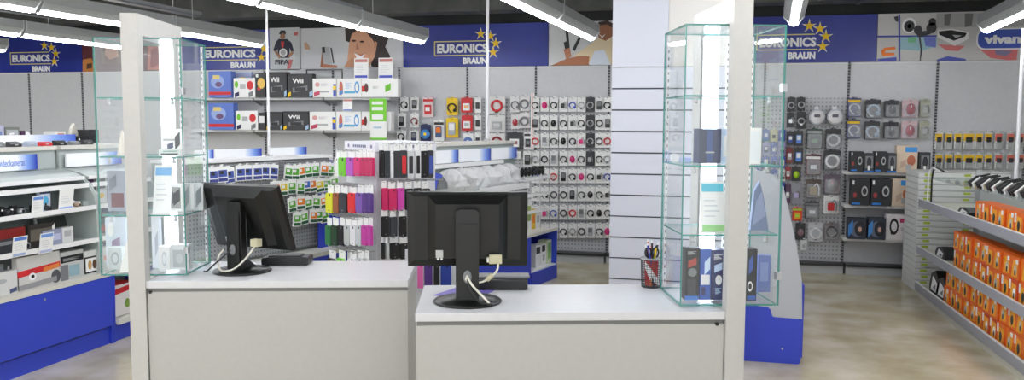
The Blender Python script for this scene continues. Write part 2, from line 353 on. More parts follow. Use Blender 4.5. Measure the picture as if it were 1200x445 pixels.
# man poster
T_, a, w_ = banner(643, 815, 'pale poster of a smiling man in a light shirt holding a phone', mat(205, 205, 206), cat='poster', name='poster')
b = MB(); q = lambda *p: px(p, a)
b.prism(q((646, 77), (664, 69), (690, 63), (694, 68), (692, 76.5)), -.018, -.015, mat(176, 112, 78))
b.prism(q((672, 66), (686, 56), (700, 46), (716, 44), (726, 60), (726, 76), (690, 76), (691, 66)), -.021, -.018, mat(226, 208, 172))
b.prism(q((690, 76), (697, 60), (708, 58), (716, 76)), -.024, -.021, mat(214, 222, 234))
b.prism(q((701, 28), (712, 26), (719, 30), (719, 42), (710, 48), (702, 45), (700, 36)), -.024, -.021, mat(150, 98, 66))
b.prism(q((700, 32), (702, 26), (712, 24.5), (719, 28), (718, 33), (712, 29), (704, 30)), -.027, -.024, mat(60, 40, 32))
b.prism(q((702, 40), (706, 43), (710, 40), (706, 45)), -.03, -.027, WHITE)
b.prism(q((663, 36), (666, 36), (668, 56), (665, 57)), -.021, -.018, BLACK); b.prism(q((661, 50), (665, 48), (668, 58), (663, 60)), -.024, -.021, BLACK)
b.prism(q((661, 58), (668, 56), (670, 66), (664, 70)), -.027, -.024, mat(186, 124, 92)); b.prism(q((678, 44), (681, 45), (674, 60), (671, 58)), -.021, -.018, BLACK)
b.build('print', T_)
T_, a, w_ = banner(815, 1027, 'long blue store banner with white lettering right of the right glass case', BBLUE)
c = px([(886, 59.5)], a)[0]; c2 = px([(962, 59.5)], a)[0]; logo(T_, c[0], c[1], c2[0]-c[0], .172)
# collage of accessories with the oval sign
T_, a, w_ = banner(1027, 1262, 'photo collage banner of computer accessories at the right end of the wall', mat(196, 194, 192), cat='banner')
b = MB(); q = lambda *p: px(p, a)
b.prism(q((1052.5, 17), (1054.5, 17), (1054.5, 73), (1052.5, 73)), -.02, -.015, mat(60, 66, 160)); b.prism(q((1027, 42), (1097, 41.5), (1097, 43.5), (1027, 44)), -.021, -.015, mat(60, 66, 160))
b.prism(q((1032, 60), (1036, 56), (1048, 55), (1049, 58), (1038, 59), (1036, 62), (1048, 62), (1047, 65), (1034, 66)), -.024, -.018, ORG)
b.prism(q((1028, 69), (1050, 67), (1050, 72), (1028, 73)), -.02, -.015, mat(70, 80, 170)); b.prism(q((1047, 20), (1052, 19), (1052, 26), (1049, 25)), -.02, -.015, DARK)
for (x, y, r, m_) in ((1065, 30, .07, WHITE), (1065, 31, .052, DARK), (1065, 31, .036, LGREY), (1065, 31, .02, DARK), (1092, 26, .035, DARK), (1091, 33, .05, DARK), (1075, 35, .04, DARK)):
    c = q((x, y))[0]; b.ell(c[0], c[1], r, r*1.15, -.02-.003*(m_ is DARK), -.015, m_)
b.prism(q((1054.5, 44), (1097, 43), (1097, 54), (1080, 60), (1054.5, 58)), -.019, -.015, mat(150, 190, 200)); b.prism(q((1082, 44), (1096, 44), (1096, 56), (1084, 54)), -.022, -.019, mat(110, 120, 200)); b.prism(q((1063, 44), (1074, 43), (1072, 50), (1064, 50)), -.022, -.019, mat(120, 190, 140))
b.prism(q((1070, 38), (1088, 36), (1090, 40), (1078, 44), (1080, 60), (1078, 72), (1077, 72), (1078, 58), (1076, 43)), -.025, -.022, DARK)
b.prism(q((1097, 16), (1200, 15), (1200, 30), (1097, 33)), -.019, -.015, mat(168, 168, 168)); b.prism(q((1106, 17), (1114, 16), (1112, 30), (1106, 30)), -.022, -.019, mat(110, 108, 108)); b.prism(q((1130, 16), (1140, 16), (1138, 30), (1130, 32)), -.022, -.019, mat(110, 108, 108))
b.prism(q((1098, 52), (1130, 54), (1122, 60), (1108, 59)), -.022, -.019, mat(214, 120, 120)); b.prism(q((1145, 56), (1192, 58), (1190, 72), (1160, 68)), -.022, -.019, mat(206, 110, 112)); b.prism(q((1165, 58), (1186, 60), (1178, 66), (1166, 64)), -.025, -.022, mat(130, 120, 150))
b.prism(q((1098, 36), (1114, 34), (1134, 38), (1134, 46), (1118, 54), (1098, 44)), -.025, -.022, WHITE); b.prism(q((1099, 37), (1114, 35.5), (1132, 39), (1130, 43), (1117, 48), (1100, 41)), -.028, -.025, BLACK); b.prism(q((1115, 41), (1126, 42), (1119, 45)), -.031, -.028, LGREY)
b.prism(q((1097, 70), (1110, 66), (1130, 69), (1134, 73), (1097, 73)), -.022, -.019, mat(80, 90, 180))
b.build('print', T_)
T_ = thing('oval_sign', 'rounded blue sign with white lettering on the collage banner', 'sign', BAN.at(BAN.uv(1142, 59)[0], BAN.uv(1142, 59)[1], .035))
W1 = BAN.uv(1225, 59)[0]-BAN.uv(1142, 59)[0]; H1 = BAN.uv(1142, 34)[1]-BAN.uv(1142, 59)[1]
MB().rrect(0, W1, 0, H1, .08, -.01, 0, WHITE).build('board', T_); MB().rrect(.015, W1-.015, .015, H1-.015, .07, -.014, -.0101, mat(60, 84, 176)).build('face', T_)
MB().text('vivanco', .07, W1-.08, .06, H1-.07, -.015, WHITE, bold=.05).build('lettering', T_)

# ------------------------------------------------------------ white slatwall column
PY = 5.5; PC = Plane((0, PY, 0), 0)
xa, xb, xc = PC.uv(717.5, 60)[0], PC.uv(783, 60)[0], .18
T_ = thing('slatwall_column', 'tall white grooved slatwall column behind the right counter', 'column', (xa, PY, 0))
wd = xc-xa; SL = mat(206, 209, 222, rough=.35); SL2 = mat(218, 216, 213, rough=.4)
MB().box(.02, wd-.02, .03, .45, 0, 3.45, SL2).build('core', T_)
MB().box(0, xb-xa, .0, .028, 1.985, 3.45, SL).build('upper_panel', T_); MB().box(xb-xa+.002, wd, .0, .028, 1.985, 3.45, SL2).build('upper_panel', T_)
zz = 1.98; b = MB(); al = MB()
while zz > .1:
    z2 = max(zz-.1435, 0); b.box(0, wd, 0, .016, z2+.010, zz, SL); al.box(0, wd, .017, .027, z2, z2+.012, MGREY); zz = z2
b.box(0, wd, .0165, .028, 0, 1.98, mat(70, 74, 84))
b.build('slatwall', T_, bevel=0)

# ------------------------------------------------------------ counters
CA = radians(16); ux = Vector((cos(CA), sin(CA), 0)); uy = Vector((-sin(CA), cos(CA), 0)); CO = Vector((-1.033, 2.795, 0))
def CL(x, y, z=0): return CO+ux*x+uy*y+Vector((0, 0, z))
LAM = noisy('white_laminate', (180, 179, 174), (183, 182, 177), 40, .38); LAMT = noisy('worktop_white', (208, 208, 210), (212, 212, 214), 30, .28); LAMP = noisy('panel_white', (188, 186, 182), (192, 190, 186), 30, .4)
def counter(x0, x1, y0, y1, side, label):
    T_ = thing('sales_counter', label, 'counter', CL(x0, y0), CA, 'white sales counters'); W_ = x1-x0; D = y1-y0
    MB().box(0, W_, 0, D, .868, .9, LAMT).build('worktop', T_, bevel=.003)
    MB().box(.004, W_-.002, .004, .022, .05, .852, LAM).build('front_panel', T_, bevel=.002)
    MB().box(.006, W_-.004, .01, .03, .852, .868, mat(120, 120, 118)).build('groove_rail', T_)
    for xx in (.002, W_-.02): MB().box(xx, xx+.018, .023, D-.01, 0, .867, LAM).build('side_panel', T_, bevel=.001)
    MB().box(.02, W_-.02, .03, D-.02, .45, .47, LAM).build('inner_shelf', T_)
    MB().box(.0, W_, .012, .03, 0, .05, DARK).build('plinth', T_)
    lx = .018 if side < 0 else W_-.03
    MB().ell(lx, .852, .0075, .0075, -.001, .006, BLACK).build('lock', T_)
    return T_
counter(0, 1.165, 0, .53, 1, 'nearest white sales counter with black monitor and pen cup')
counter(-1.234, -.078, .64, 1.17, -1, 'left white sales counter set further back with swivelled monitor')
def divider(x0, y0, y1, label):
    T_ = thing('divider_panel', label, 'panel', CL(x0, y0), CA, 'white end panels of the counters'); D = y1-y0; W_ = .071
    c0, c1 = .055, D-.115   # opening cut through for the glass case
    b = MB()
    b.box(0, W_, 0, D, 0, .905, LAMP); b.box(0, W_, 0, c0, .905, 1.98, LAMP); b.box(0, W_, c1, D, .905, 1.98, LAMP); b.box(0, W_, 0, D, 1.98, 2.07, LAMP)
    b.build('panel_board', T_)
    return T_
divider(-1.305, .635, 1.17, 'tall white end panel of the left counter holding a glass case')
divider(1.165, -.015, .53, 'tall white end panel of the right counter holding a glass case')

# ------------------------------------------------------------ glass cases
LEDM = mat(226, 240, 255, emit=LED, name='led_light')
def glass_case(x0, x1, y0, y1, px0, label):
    """px0: local x of the panel it passes through"""
    T_ = thing('glass_display_case', label, 'display case', CL(x0, y0, .907), CA, 'glass display cases'); W_ = x1-x0; D = y1-y0; Hh = 1.07; g = .006
    gap0, gap1 = px0-x0-.001, px0-x0+.072
    def pane(xa, xb, ya, yb, za, zb, thin):
        """glass box with teal edges, thin axis given"""
        b = MB(); b.box(xa, xb, ya, yb, za, zb, GLASS)
        ax = 'xyz'.index(thin)
        fa = {0: (0, 1), 1: (2, 3), 2: (4, 5)}
        # faces of box(): 0 x-,1 x+,2 y-,3 y+,4 z-,5 z+
        ti = b.mi(TEAL)
        for k in range(6):
            if k not in fa[ax]: b.m[k] = ti
        b.build('glass_pane', T_)
    pane(0, W_, 0, g, 0, Hh, 'y'); pane(0, W_, D-g, D, 0, Hh, 'y')
    pane(0, g, g+.001, D-g-.001, 0, Hh, 'x'); pane(W_-g, W_, g+.001, D-g-.001, 0, Hh, 'x')
    pane(.007, W_-.007, g+.001, D-g-.001, Hh-g, Hh, 'z'); pane(.007, W_-.007, g+.001, D-g-.001, 0, g, 'z')
    for z in (.27, .535, .80):
        b0 = z; b = MB(); b.box(.008, W_-.008, .01, D-.01, b0, b0+g, GLASS); ti = b.mi(TEAL)
        for k in range(4): b.m[k] = ti
        b.build('glass_shelf', T_)
        for xx in (.05, W_-.05):
            MB().lathe([(.0, 0), (.008, .0), (.009, .008), (.005, .018), (.009, .022), (.009, .026)], SILVER, (xx, .02, b0-.026), 10).build('shelf_clip', T_)
    xm = (gap0+gap1)/2
    MB().box(xm-.028, xm+.028, D-.035, D-.02, .012, Hh-.012, LEDM).build('led_strip', T_)
    MB().box(xm-.033, xm+.033, D-.0195, D-.008, .012, Hh-.012, SILVER).build('led_housing', T_)
    # slotted shelf rails in the two back corners
    for xx in (.016, W_-.016, .12 if px0-x0 > .2 else W_-.12):
        b = MB(); b.box(xx-.005, xx+.005, D-.014, D-.008, .01, Hh-.01, WHITE)
        for j in range(34): b.box(xx-.0025, xx+.0025, D-.0155, D-.014, .03+j*.03, .042+j*.03, MGREY)
        b.build('shelf_rail', T_)
    for z in (.82, .10):
        MB().box(-.008 if px0-x0 > .2 else W_-.01, .012 if px0-x0 > .2 else W_+.008, .0, .03, z, z+.03, SILVER).build('hinge', T_)
    return T_
glass_case(-1.475, -1.092, .745, 1.085, -1.305, 'glass display case passing through the left white panel')
glass_case(1.008, 1.392, .062, .405, 1.165, 'glass display case passing through the right white panel')
# ============================================================ PRODUCTS: designs
ITEMS = 0
def place(parts, name, label, cat, loc, rz, group=None, bevel=0):
    """parts: list of (name, MB or mesh). One part -> one mesh; more -> an empty with its parts"""
    if len(parts) == 1:
        p = parts[0][1]; me = p if not isinstance(p, MB) else p.mesh(name, bevel)
        o = bpy.data.objects.new(name, me); S.collection.objects.link(o); o.location = loc; o.rotation_euler = (0, 0, rz)
        return tag(o, label, cat, group)
    T_ = thing(name, label, cat, loc, rz, group)
    for nm, p in parts:
        me = p if not isinstance(p, MB) else p.mesh(nm, 0)
        o = bpy.data.objects.new(nm, me); S.collection.objects.link(o); o.parent = T_
    return T_
def carton(w, h, d, col, prints=(), top=None):
    """printed carton; prints: (x0,x1,z0,z1 in fractions of the front, material, kind)"""
    b = MB(); b.box(-w/2, w/2, -d, 0, 0, h, col)
    for k, (a, c, e, f, m, kind) in enumerate(prints):
        y = -d-.0008-.0007*(k % 6)
        X0, X1, Za, Zb = -w/2+a*w, -w/2+c*w, e*h, f*h
        if kind == 'r': b.box(X0, X1, y, -d, Za, Zb, m)
        elif kind == 'e': b.ell((X0+X1)/2, (Za+Zb)/2, (X1-X0)/2, (Zb-Za)/2, y, -d, m, 14)
        elif kind == 'd': b.prism([(X0, Za), (X1, Za+(Zb-Za)*.3), (X1, Zb), (X0, Za+(Zb-Za)*.7)], y, -d, m)
        elif kind == 'ring': b.ell((X0+X1)/2, (Za+Zb)/2, (X1-X0)/2, (Zb-Za)/2, y, -d, m, 16); b.ell((X0+X1)/2, (Za+Zb)/2, (X1-X0)*.32, (Zb-Za)*.32, y-.001, -d, col, 14)
        elif kind == 's': b.box(-w/2-.001, -w/2, -d+.002, -.002, Za, Zb, m); b.box(w/2, w/2+.001, -d+.002, -.002, Za, Zb, m)
        elif kind == 'bars':
            for j in range(5): b.box(X0, X0+(X1-X0)*(.5+.5*((j*37) % 10)/10), y, -d, Za+(Zb-Za)*j/5, Za+(Zb-Za)*(j+.5)/5, m)
    if top: b.box(-w/2+.002, w/2-.002, -d+.002, -.002, h, h+.0008, top)
    return b
def product(shape, w, h, m, m2, y0=-.03, cz=.45):
    """small article on a card, centred at x=0, z=cz*h"""
    b = MB(); c = cz*h; r = min(w*.36, h*.3)
    if shape == 'headset':
        b.tube([(r*cos(a), y0+.006, c+r*.9*sin(a)) for a in [pi*k/8 for k in range(-2, 11)]], r*.2, m, 6)
        b.lathe([(0, -.005), (r*.42, -.004), (r*.42, .005), (0, .006)], m, (0, 0, 0), 10, T=Matrix.Translation((r*.75, y0, c-r*.65))@Matrix.Rotation(pi/2, 4, 'X'))
        b.tube([(-r*.8, y0+.006, c-r*.5), (-r*.4, y0+.004, c-r*1.1), (0, y0+.004, c-r*1.2)], r*.12, m2, 6)
    elif shape == 'coil':
        b.tube([(r*cos(a), y0+.006, c+r*sin(a)) for a in [2*pi*k/14 for k in range(15)]], r*.24, m, 6)
        b.box(-r*.3, r*.3, y0-.002, y0+.012, c-r*1.35, c-r*.7, m2)
    elif shape == 'phone':
        b.rrect(-r*.8, r*.8, c-r*1.4, c+r*1.4, r*.25, y0-.004, y0+.01, m); b.rrect(-r*.62, r*.62, c-r*.3, c+r*1.15, r*.1, y0-.006, y0-.004, m2)
    elif shape == 'plug':
        b.rrect(-r*.7, r*.5, c-r*.9, c+r*.6, r*.2, y0-.008, y0+.01, m); b.tube([(0, y0, c+r*.6), (r*.5, y0, c+r*1.2), (r*.9, y0, c+r*.4), (r*.9, y0, c-r)], r*.13, m2, 6)
    elif shape == 'disc':
        b.lathe([(0, -.012), (r*1.2, -.012), (r*1.2, .01), (0, .01)], m, (0, 0, 0), 24, T=Matrix.Translation((0, y0, c))@Matrix.Rotation(pi/2, 4, 'X'))
        b.ell(0, c, r*.4, r*.4, y0-.014, y0-.0125, m2, 16)
    elif shape == 'case':
        b.rrect(-w*.42, w*.42, h*.06, h*.72, w*.14, y0-.004, y0+.012, m); b.ell(w*.1, h*.62, w*.07, w*.07, y0-.006, y0-.0041, m2, 10)
    elif shape == 'mouse':
        b.lathe([(r*.3, -.006), (r*.9, 0), (r*.8, .012), (r*.2, .02)], m, (0, 0, 0), 14, T=Matrix.Translation((0, y0+.008, c))@Matrix.Rotation(pi/2, 4, 'X')@Matrix.Scale(1.3, 4, (0, 1, 0)))
        b.box(-r*.1, r*.1, y0-.015, y0-.008, c+.2*r, c+r*.8, m2)
    else:
        b.box(-w*.3, w*.3, y0, -.003, h*.15, h*.62, m); b.box(-w*.2, w*.2, y0-.002, y0, h*.3, h*.5, m2)
    return b
def blister(w, h, card, shape, m, m2, acc=None, d=.03, plastic=False):
    """card with a euro-hole tab, an article, an accent print"""
    b = MB(); b.rrect(-w/2, w/2, 0, h, min(w, h)*.06, -.004, 0, card, n=2)
    b.box(-w*.16, w*.16, -.0045, .0, h, h+.012, card); b.box(-w*.07, w*.07, -.0052, -.0045, h*.93, h*.955, DARK)
    if acc: b.box(-w*.46, w*.46, -.0055, -.0041, h*.78, h*.91, acc)
    out = [('backing_card', b), (shape if shape in ('headset', 'phone', 'plug', 'disc', 'case', 'mouse', 'coil') else 'article', product(shape, w, h, m, m2, -d+.006))]
    if plastic: out.append(('clear_cover', MB().rrect(-w*.45, w*.45, h*.04, h*.75, w*.12, -d, -d+.003, CLEAR)))
    return out
HK = MB().tube([(0, .0, 0), (0, -.15, 0), (0, -.155, .012)], .0035, SILVER, 5).mesh('hook')
def hook(parent, loc):
    o = bpy.data.objects.new('hook', HK); S.collection.objects.link(o); o.parent = parent; o.location = loc; return o
USED = {}
def U(label):
    USED[label] = USED.get(label, 0)+1
    if USED[label] > 1: print('DUPLICATE LABEL', label)
    return label
def rect(pl, x0, y0, x1, y1, zb=None):
    xm, ym = (x0+x1)/2, (y0+y1)/2
    ua, _ = pl.uv(x0, ym); ub, _ = pl.uv(x1, ym); _, zt = pl.uv(xm, y0); _, z0 = pl.uv(xm, y1)
    if zb is not None: z0 = zb
    return (ua+ub)/2, ub-ua, z0, zt-z0
def box_at(pl, r, col, prints, label, d=.08, zb=None, name='carton', cat='box', group=None, out=0, top=None, back=False):
    u, w, z, h = rect(pl, *r, zb=zb)
    return place([(name, carton(w, h, d, col, prints, top))], name, U(label), cat, pl.at(u, z+.0005, out-d if back else out), pl.rz, group)
def blis_at(pl, r, card, shape, m, m2, acc, label, group=None, name='blister_pack', cat='blister pack', d=.03, plastic=False, out=0, cov=None):
    u, w, z, h = rect(pl, *r)
    return place(blister(w, h, card, shape, m, m2, acc, d, plastic), name, U(label), cat, pl.at(u, z, out), pl.rz, group)
o_ = ('first', 'second', 'third', 'fourth', 'fifth', 'sixth', 'seventh', 'eighth', 'ninth', 'tenth', 'eleventh', 'twelfth', 'thirteenth', 'fourteenth', 'fifteenth')

# ------------------------------------------------------------ headset packs, eight by eight grid on the middle wall
names = {'headset': 'headset', 'phone': 'handset', 'coil': 'coiled cable', 'plug': 'charger', 'mouse': 'earpiece'}
cols = [('black', BLACK), ('dark grey', DARK), ('red', RED), ('pink', PINK), ('blue', mat(50, 80, 180)), ('black', BLACK), ('black', DARK), ('silver', SILVER)]
bays = [o for o in bpy.data.objects if o.name.startswith('wall_shelving_bay')]
peg = bays[9]; DC = {}
rowy = [(113, 131), (135, 152), (156, 173), (177.5, 194), (198, 214.5), (219, 235.5), (240.5, 257), (262, 278.5)]
colx = [627.5, 638.5, 649, 660.5, 671, 681.5, 692, 702.5, 712]
for i, (ya, yb) in enumerate(rowy):
    for j, xx in enumerate(colx):
        if i == 7 and j == 0: continue
        k = (i*5+j*3+(i*j) % 4) % 8; cn, cm = cols[k]
        sh = ('headset', 'coil', 'headset', 'phone', 'headset', 'mouse', 'coil', 'plug')[(i*3+j*5) % 8]
        dk = (i < 4 and j == 6)
        key = (cn, sh, dk)
        u, w_, z, h_ = rect(WALL, xx-4.7, ya, xx+4.7, yb)
        if key not in DC: DC[key] = [(n, p.mesh(n)) for n, p in blister(.098, .168, DARK if dk else PAPER, sh, LGREY if dk else cm, MGREY, None, .03)]
        place(DC[key], 'headset_pack', U('%s %s on %s card, %s in the %s row of the headset wall' % (cn if not dk else 'grey', names[sh], 'black' if dk else 'white', o_[j], o_[i])),
              'blister pack', WALL.at(u+random.uniform(-.003, .003), z), 0, 'packs on the headset wall')
        hook(peg if xx > 631 else bays[8], (u-(edges[9] if xx > 631 else edges[8]), -.035, z+.166))
# ------------------------------------------------------------ mixed packs on the bay behind the thin pole
P_ = PAPER
mixed = [
 ((469, 114, 479, 130), P_, 'headset', BLACK, MGREY, None, 'small pack with black earpiece, top row, furthest left'), ((481.5, 114, 491, 129), P_, 'phone', BLACK, MGREY, None, 'small pack with black handset, top row, beside the red pack'),
 ((466, 133, 476, 149), P_, 'phone', BLACK, MGREY, None, 'small pack with black handset, second row, furthest left'), ((481, 133, 491, 149), P_, 'headset', mat(120, 30, 36), MGREY, None, 'small pack with dark red headset, second row'),
 ((465, 153, 476, 166), P_, 'headset', DARK, MGREY, None, 'small pack with dark earpiece, third row, furthest left'), ((480, 153, 491, 166), P_, 'phone', mat(40, 50, 90), MGREY, None, 'small pack with navy handset, third row'),
 ((495.5, 114, 508, 137), mat(232, 214, 214), 'box', RED, WHITE, RED, 'white pack with red print in the top row'), ((493, 146, 505, 166), mat(30, 40, 90), 'disc', mat(80, 150, 220), YEL, None, 'blue pack with a round picture'),
 ((523.5, 115, 536.5, 135), YEL, 'headset', BLACK, BLACK, None, 'yellow pack with black headset figure'), ((523, 138, 537, 161), YEL, 'phone', LGREY, WHITE, None, 'yellow pack with pale handset under the yellow headset pack'),
 ((540.5, 114.5, 553.5, 132), RED, 'box', WHITE, mat(240, 180, 120), None, 'red and white pack in the top row'), ((541, 135, 554, 153), RED, 'box', WHITE, LGREY, None, 'red and white pack in the second row'),
 ((508.5, 141, 520.5, 165), P_, 'phone', mat(70, 90, 130), ORG, BLACK, 'white pack with blue handset and black top'), ((509, 169, 523, 182), P_, 'mouse', DARK, RED, BLACK, 'white square pack with black top in the third row'),
 ((526, 169, 540, 182), P_, 'plug', DARK, DARK, BLACK, 'white square pack with charger in the third row'), ((543, 156, 555, 174), P_, 'disc', mat(100, 130, 190), WHITE, None, 'white pack with pale blue disc in the third row'),
 ((556.5, 114, 564, 132), P_, 'phone', BLACK, DARK, None, 'narrow pack with black stick, top row'), ((556.5, 135, 564, 152), P_, 'phone', BLACK, DARK, None, 'narrow pack with black stick, second row'), ((556.5, 155, 564, 173), P_, 'phone', BLACK, DARK, None, 'narrow pack with black stick, third row'),
 ((573, 113, 592, 133), mat(222, 222, 220), 'coil', RED, BROWN, None, 'large pale pack with small red figures, top row'), ((573, 135, 592, 154), mat(222, 222, 220), 'box', LGREY, mat(205, 206, 207), None, 'large plain pale pack, second row'), ((573, 156, 592, 175), mat(222, 222, 220), 'coil', mat(150, 40, 40), BROWN, None, 'large pale pack with small red figures, third row'),
 ((598, 113, 609.5, 131), mat(224, 222, 222), 'headset', MGREY, MGREY, None, 'white pack with grey headset, top row'), ((608.5, 112, 621, 130), mat(224, 222, 222), 'coil', MGREY, LGREY, None, 'white pack with pale coil, top row'),
 ((599, 134, 609, 151), mat(224, 222, 222), 'mouse', mat(180, 60, 70), WHITE, None, 'white pack with red heart-shaped earpiece'), ((608.5, 132, 621, 150), mat(224, 222, 222), 'coil', MGREY, LGREY, None, 'white pack with pale coil, second row'),
 ((594.5, 155, 612, 175), DARK, 'box', PAPER, mat(150, 70, 70), None, 'black framed square pack with pale window'), ((614, 155, 624, 175), PAPER, 'box', DARK, MGREY, DARK, 'pack with dark window next to the headset wall'),
 ((613, 177, 624, 195), PAPER, 'phone', BLACK, MGREY, None, 'pack with black handset above the small wire shelf'),
 ((598, 177, 610, 186), PAPER, 'mouse', mat(50, 80, 190), DARK, None, 'pack with blue earpiece over the header lights'),
]
for r, card, sh, m, m2, acc, lab in mixed:
    t = blis_at(WALL, r, card, sh, m, m2, acc, lab, 'accessory packs behind the thin pole')
    u, w_, z, h_ = rect(WALL, *r)
    i = 6 if u < edges[7] else 7 if u < edges[8] else 8 if u < edges[9] else 9
    if 1: hook(bays[i], (u-edges[i], -.035, z+h_+.004))
tag(MB().box(-.004, .004, -.01, 0, 0, .66, RED).box(-.02, .02, -.006, 0, 0, .66, PAPER).build('price_strip', loc=WALL.at(WALL.uv(624, 150)[0], 1.3, .012)), U('tall narrow white and red strip hanging between the pack wall bays'), 'price strip')

# ------------------------------------------------------------ consoles and games on the two wall shelves
SB = mat(92, 120, 200); G1, G2 = 'console boxes on the upper shelf', 'console boxes on the lower shelf'
def blu(lab, r, zb, g): box_at(SHF, r, SB, [(.0, 1, .1, .22, RED, 'r'), (.1, .7, .35, .85, mat(150, 170, 220), 'e'), (.2, .5, .7, .85, mat(220, 200, 120), 'r'), (.3, .6, .4, .6, mat(110, 80, 120), 'e')], lab, .1, zb, group=g, cat='console box', name='console_box')
def whi(lab, r, zb, g): box_at(SHF, r, WHITE, [(.05, .22, .5, .85, GRN, 'e'), (.62, .92, .4, .85, RED, 'e'), (.3, .55, .45, .7, LGREY, 'r'), (.05, .25, .0, .3, mat(40, 40, 80), 'd'), (.7, .9, .0, .35, MGREY, 'd')], lab, .1, zb, group=g, cat='console box', name='console_box')
def blk(lab, r, zb, g, t1=None):
    u, w_, z, h_ = rect(SHF, *r, zb=zb); b = carton(w_, h_, .1, DARK, [(.2, .8, .2, .5, MGREY, 'd'), (.28, .72, .25, .42, BLACK, 'r'), (0, .12, 0, .25, YEL, 'd'), (.88, 1, 0, .3, mat(160, 190, 220), 'd'), (.02, .98, .9, 1, BLACK, 'r')])
    if t1: b.text(t1, -w_*.3, w_*.15, h_*.6, h_*.8, -.106, WHITE, .001, .03)
    place([('console_box', b)], 'console_box', U(lab), 'console box', SHF.at(u, z+.0005), 0, g)
def fam(lab, r, zb, g, v):
    P = [[(.1, .3, .55, .8, mat(220, 160, 160), 'e'), (.35, .75, .6, .75, mat(200, 190, 200), 'bars'), (.05, .3, .05, .35, mat(190, 60, 90), 'd'), (.88, 1, .05, .7, mat(70, 90, 190), 'r'), (.88, 1, .4, .6, YEL, 'r'), (.3, .7, .25, .35, LGREY, 'r')],
         [(.1, .25, .1, .85, mat(200, 110, 90), 'e'), (.3, .75, .2, .32, CYAN, 'r'), (.72, .92, .2, .85, mat(90, 160, 220), 'ring'), (.35, .65, .45, .8, mat(190, 210, 235), 'bars'), (.1, .25, .1, .4, mat(90, 140, 210), 'd')],
         [(.07, .18, .25, .75, mat(90, 40, 40), 'e'), (.3, .5, .45, .6, LGREY, 'bars'), (.65, .8, .25, .75, GRN, 'd'), (.0, .08, .3, .6, RED, 'r')]][v]
    box_at(SHF, r, PAPER, P, lab, .1, zb, group=g, cat='console box', name='console_box')
za, zb_ = zs1, zs2
blu('blue console box with red stripe, leftmost on the upper shelf', (250, 84, 276, 114), za, G1)
box_at(SHF, (272, 84, 291, 100), mat(170, 180, 215), [(.3, .6, .1, .8, YEL, 'r')], 'pale blue and yellow box standing behind the white box, upper shelf', .04, za, group=G1, out=-.11, cat='console box')
whi('white console box with green and red figures, upper shelf', (279, 92, 304, 114), za, G1)
box_at(SHF, (304.5, 86, 315.5, 114), BLACK, [(.2, 1, .35, .8, mat(230, 190, 90), 'e'), (.2, .5, .3, .4, RED, 'r'), (.05, .3, .82, .95, WHITE, 'r')], 'narrow black box with a yellow face, upper shelf beside the pole', .1, za, group=G1, cat='console box')
blk('black console box with white word, upper shelf right of the pole', (317.5, 85, 340.5, 114), za, G1, 'Wii')
blk('black console box with white and yellow corners, upper shelf', (342, 87, 370.5, 114), za, G1, 'Wii')
fam('white console box with red and yellow corners, upper shelf', (371, 92.5, 398, 115), za, G1, 0)
fam('white console box with a blue ring and figures, upper shelf', (399, 92.5, 427.5, 115), za, G1, 1)
fam('white console box with a small green figure, upper shelf', (428, 92.5, 470, 116), za, G1, 2)
blu('blue console box with red stripe, leftmost on the lower shelf', (250, 121, 279, 151.5), zb_, G2)
whi('white console box with green and red figures, lower shelf', (281.5, 130, 307, 151.5), zb_, G2)
box_at(SHF, (308, 132, 315.5, 151), DARK, [(.1, .9, .4, .8, WHITE, 'r')], 'narrow dark box with white field, lower shelf beside the pole', .1, zb_, group=G2, cat='console box')
blk('black console box, lower shelf just right of the pole', (317, 131, 335.5, 151.5), zb_, G2)
blk('black console box with white corner and word, lower shelf', (337, 130.5, 366, 151.5), zb_, G2, 'Wii')
fam('white console box with red and yellow corners, lower shelf', (367.5, 131, 397.5, 152), zb_, G2, 0)
fam('white console box with a blue ring and figures, lower shelf', (398.5, 131, 427, 152), zb_, G2, 1)
fam('white console box behind the green leaflet, lower shelf', (428, 131, 462, 152), zb_, G2, 2)
def sheet(pl, r, label, hd, ft, out=.0, name='price_card', cat='price card', tilt=.012, base=None, lines=True, group=None):
    u, w_, z, h_ = rect(pl, *r)
    b = MB(); b.prism([(-.001-.0, 0), (-.004-.0, 0), (tilt-.004, h_), (tilt-.001, h_)], -w_/2, w_/2, base or PAPER, 'x')
    f = lambda s_: tilt*s_-.0048
    def strip(z0, z1, m, x0=.06, x1=.94): b.prism([(f(z0)+.001, z0*h_), (f(z0)-.0006, z0*h_), (f(z1)-.0006, z1*h_), (f(z1)+.001, z1*h_)], -w_/2+x0*w_, -w_/2+x1*w_, m, 'x')
    if hd: strip(.8, .95, hd)
    if ft: strip(.04, .16, ft)
    if lines:
        for k in range(4): strip(.62-.1*k, .64-.1*k, mat(200, 204, 210), .15, .6+.08*(k % 3))
    o = b.build(name, loc=pl.at(u, z, out), rz=pl.rz); tag(o, U(label), cat, group); return o
sheet(SHF, (414.5, 68, 431, 92), 'white price card standing on the console box with blue ring', mat(200, 130, 120), mat(60, 80, 190), -.01)
sheet(SHF, (443, 67.5, 460, 92), 'white price card standing on the rightmost upper console box', mat(200, 130, 120), mat(60, 80, 190), -.01)
sheet(SHF, (407, 116, 418, 130.5), 'small white price card hanging from the upper shelf edge', mat(200, 130, 120), mat(120, 140, 210), .125)
u, w_, z, h_ = rect(SHF, 439, 116, 458, 163.5)
b = MB(); b.box(-w_/2, w_/2, -.003, 0, 0, h_, PAPER); b.box(-w_/2, w_/2, -.004, -.003, h_*.45, h_, mat(120, 205, 50))
for k, (a, c) in enumerate(((.86, .93), (.72, .8), (.5, .62))): b.box(-w_*.38, w_*.3, -.005, -.004, h_*a, h_*c, PAPER)
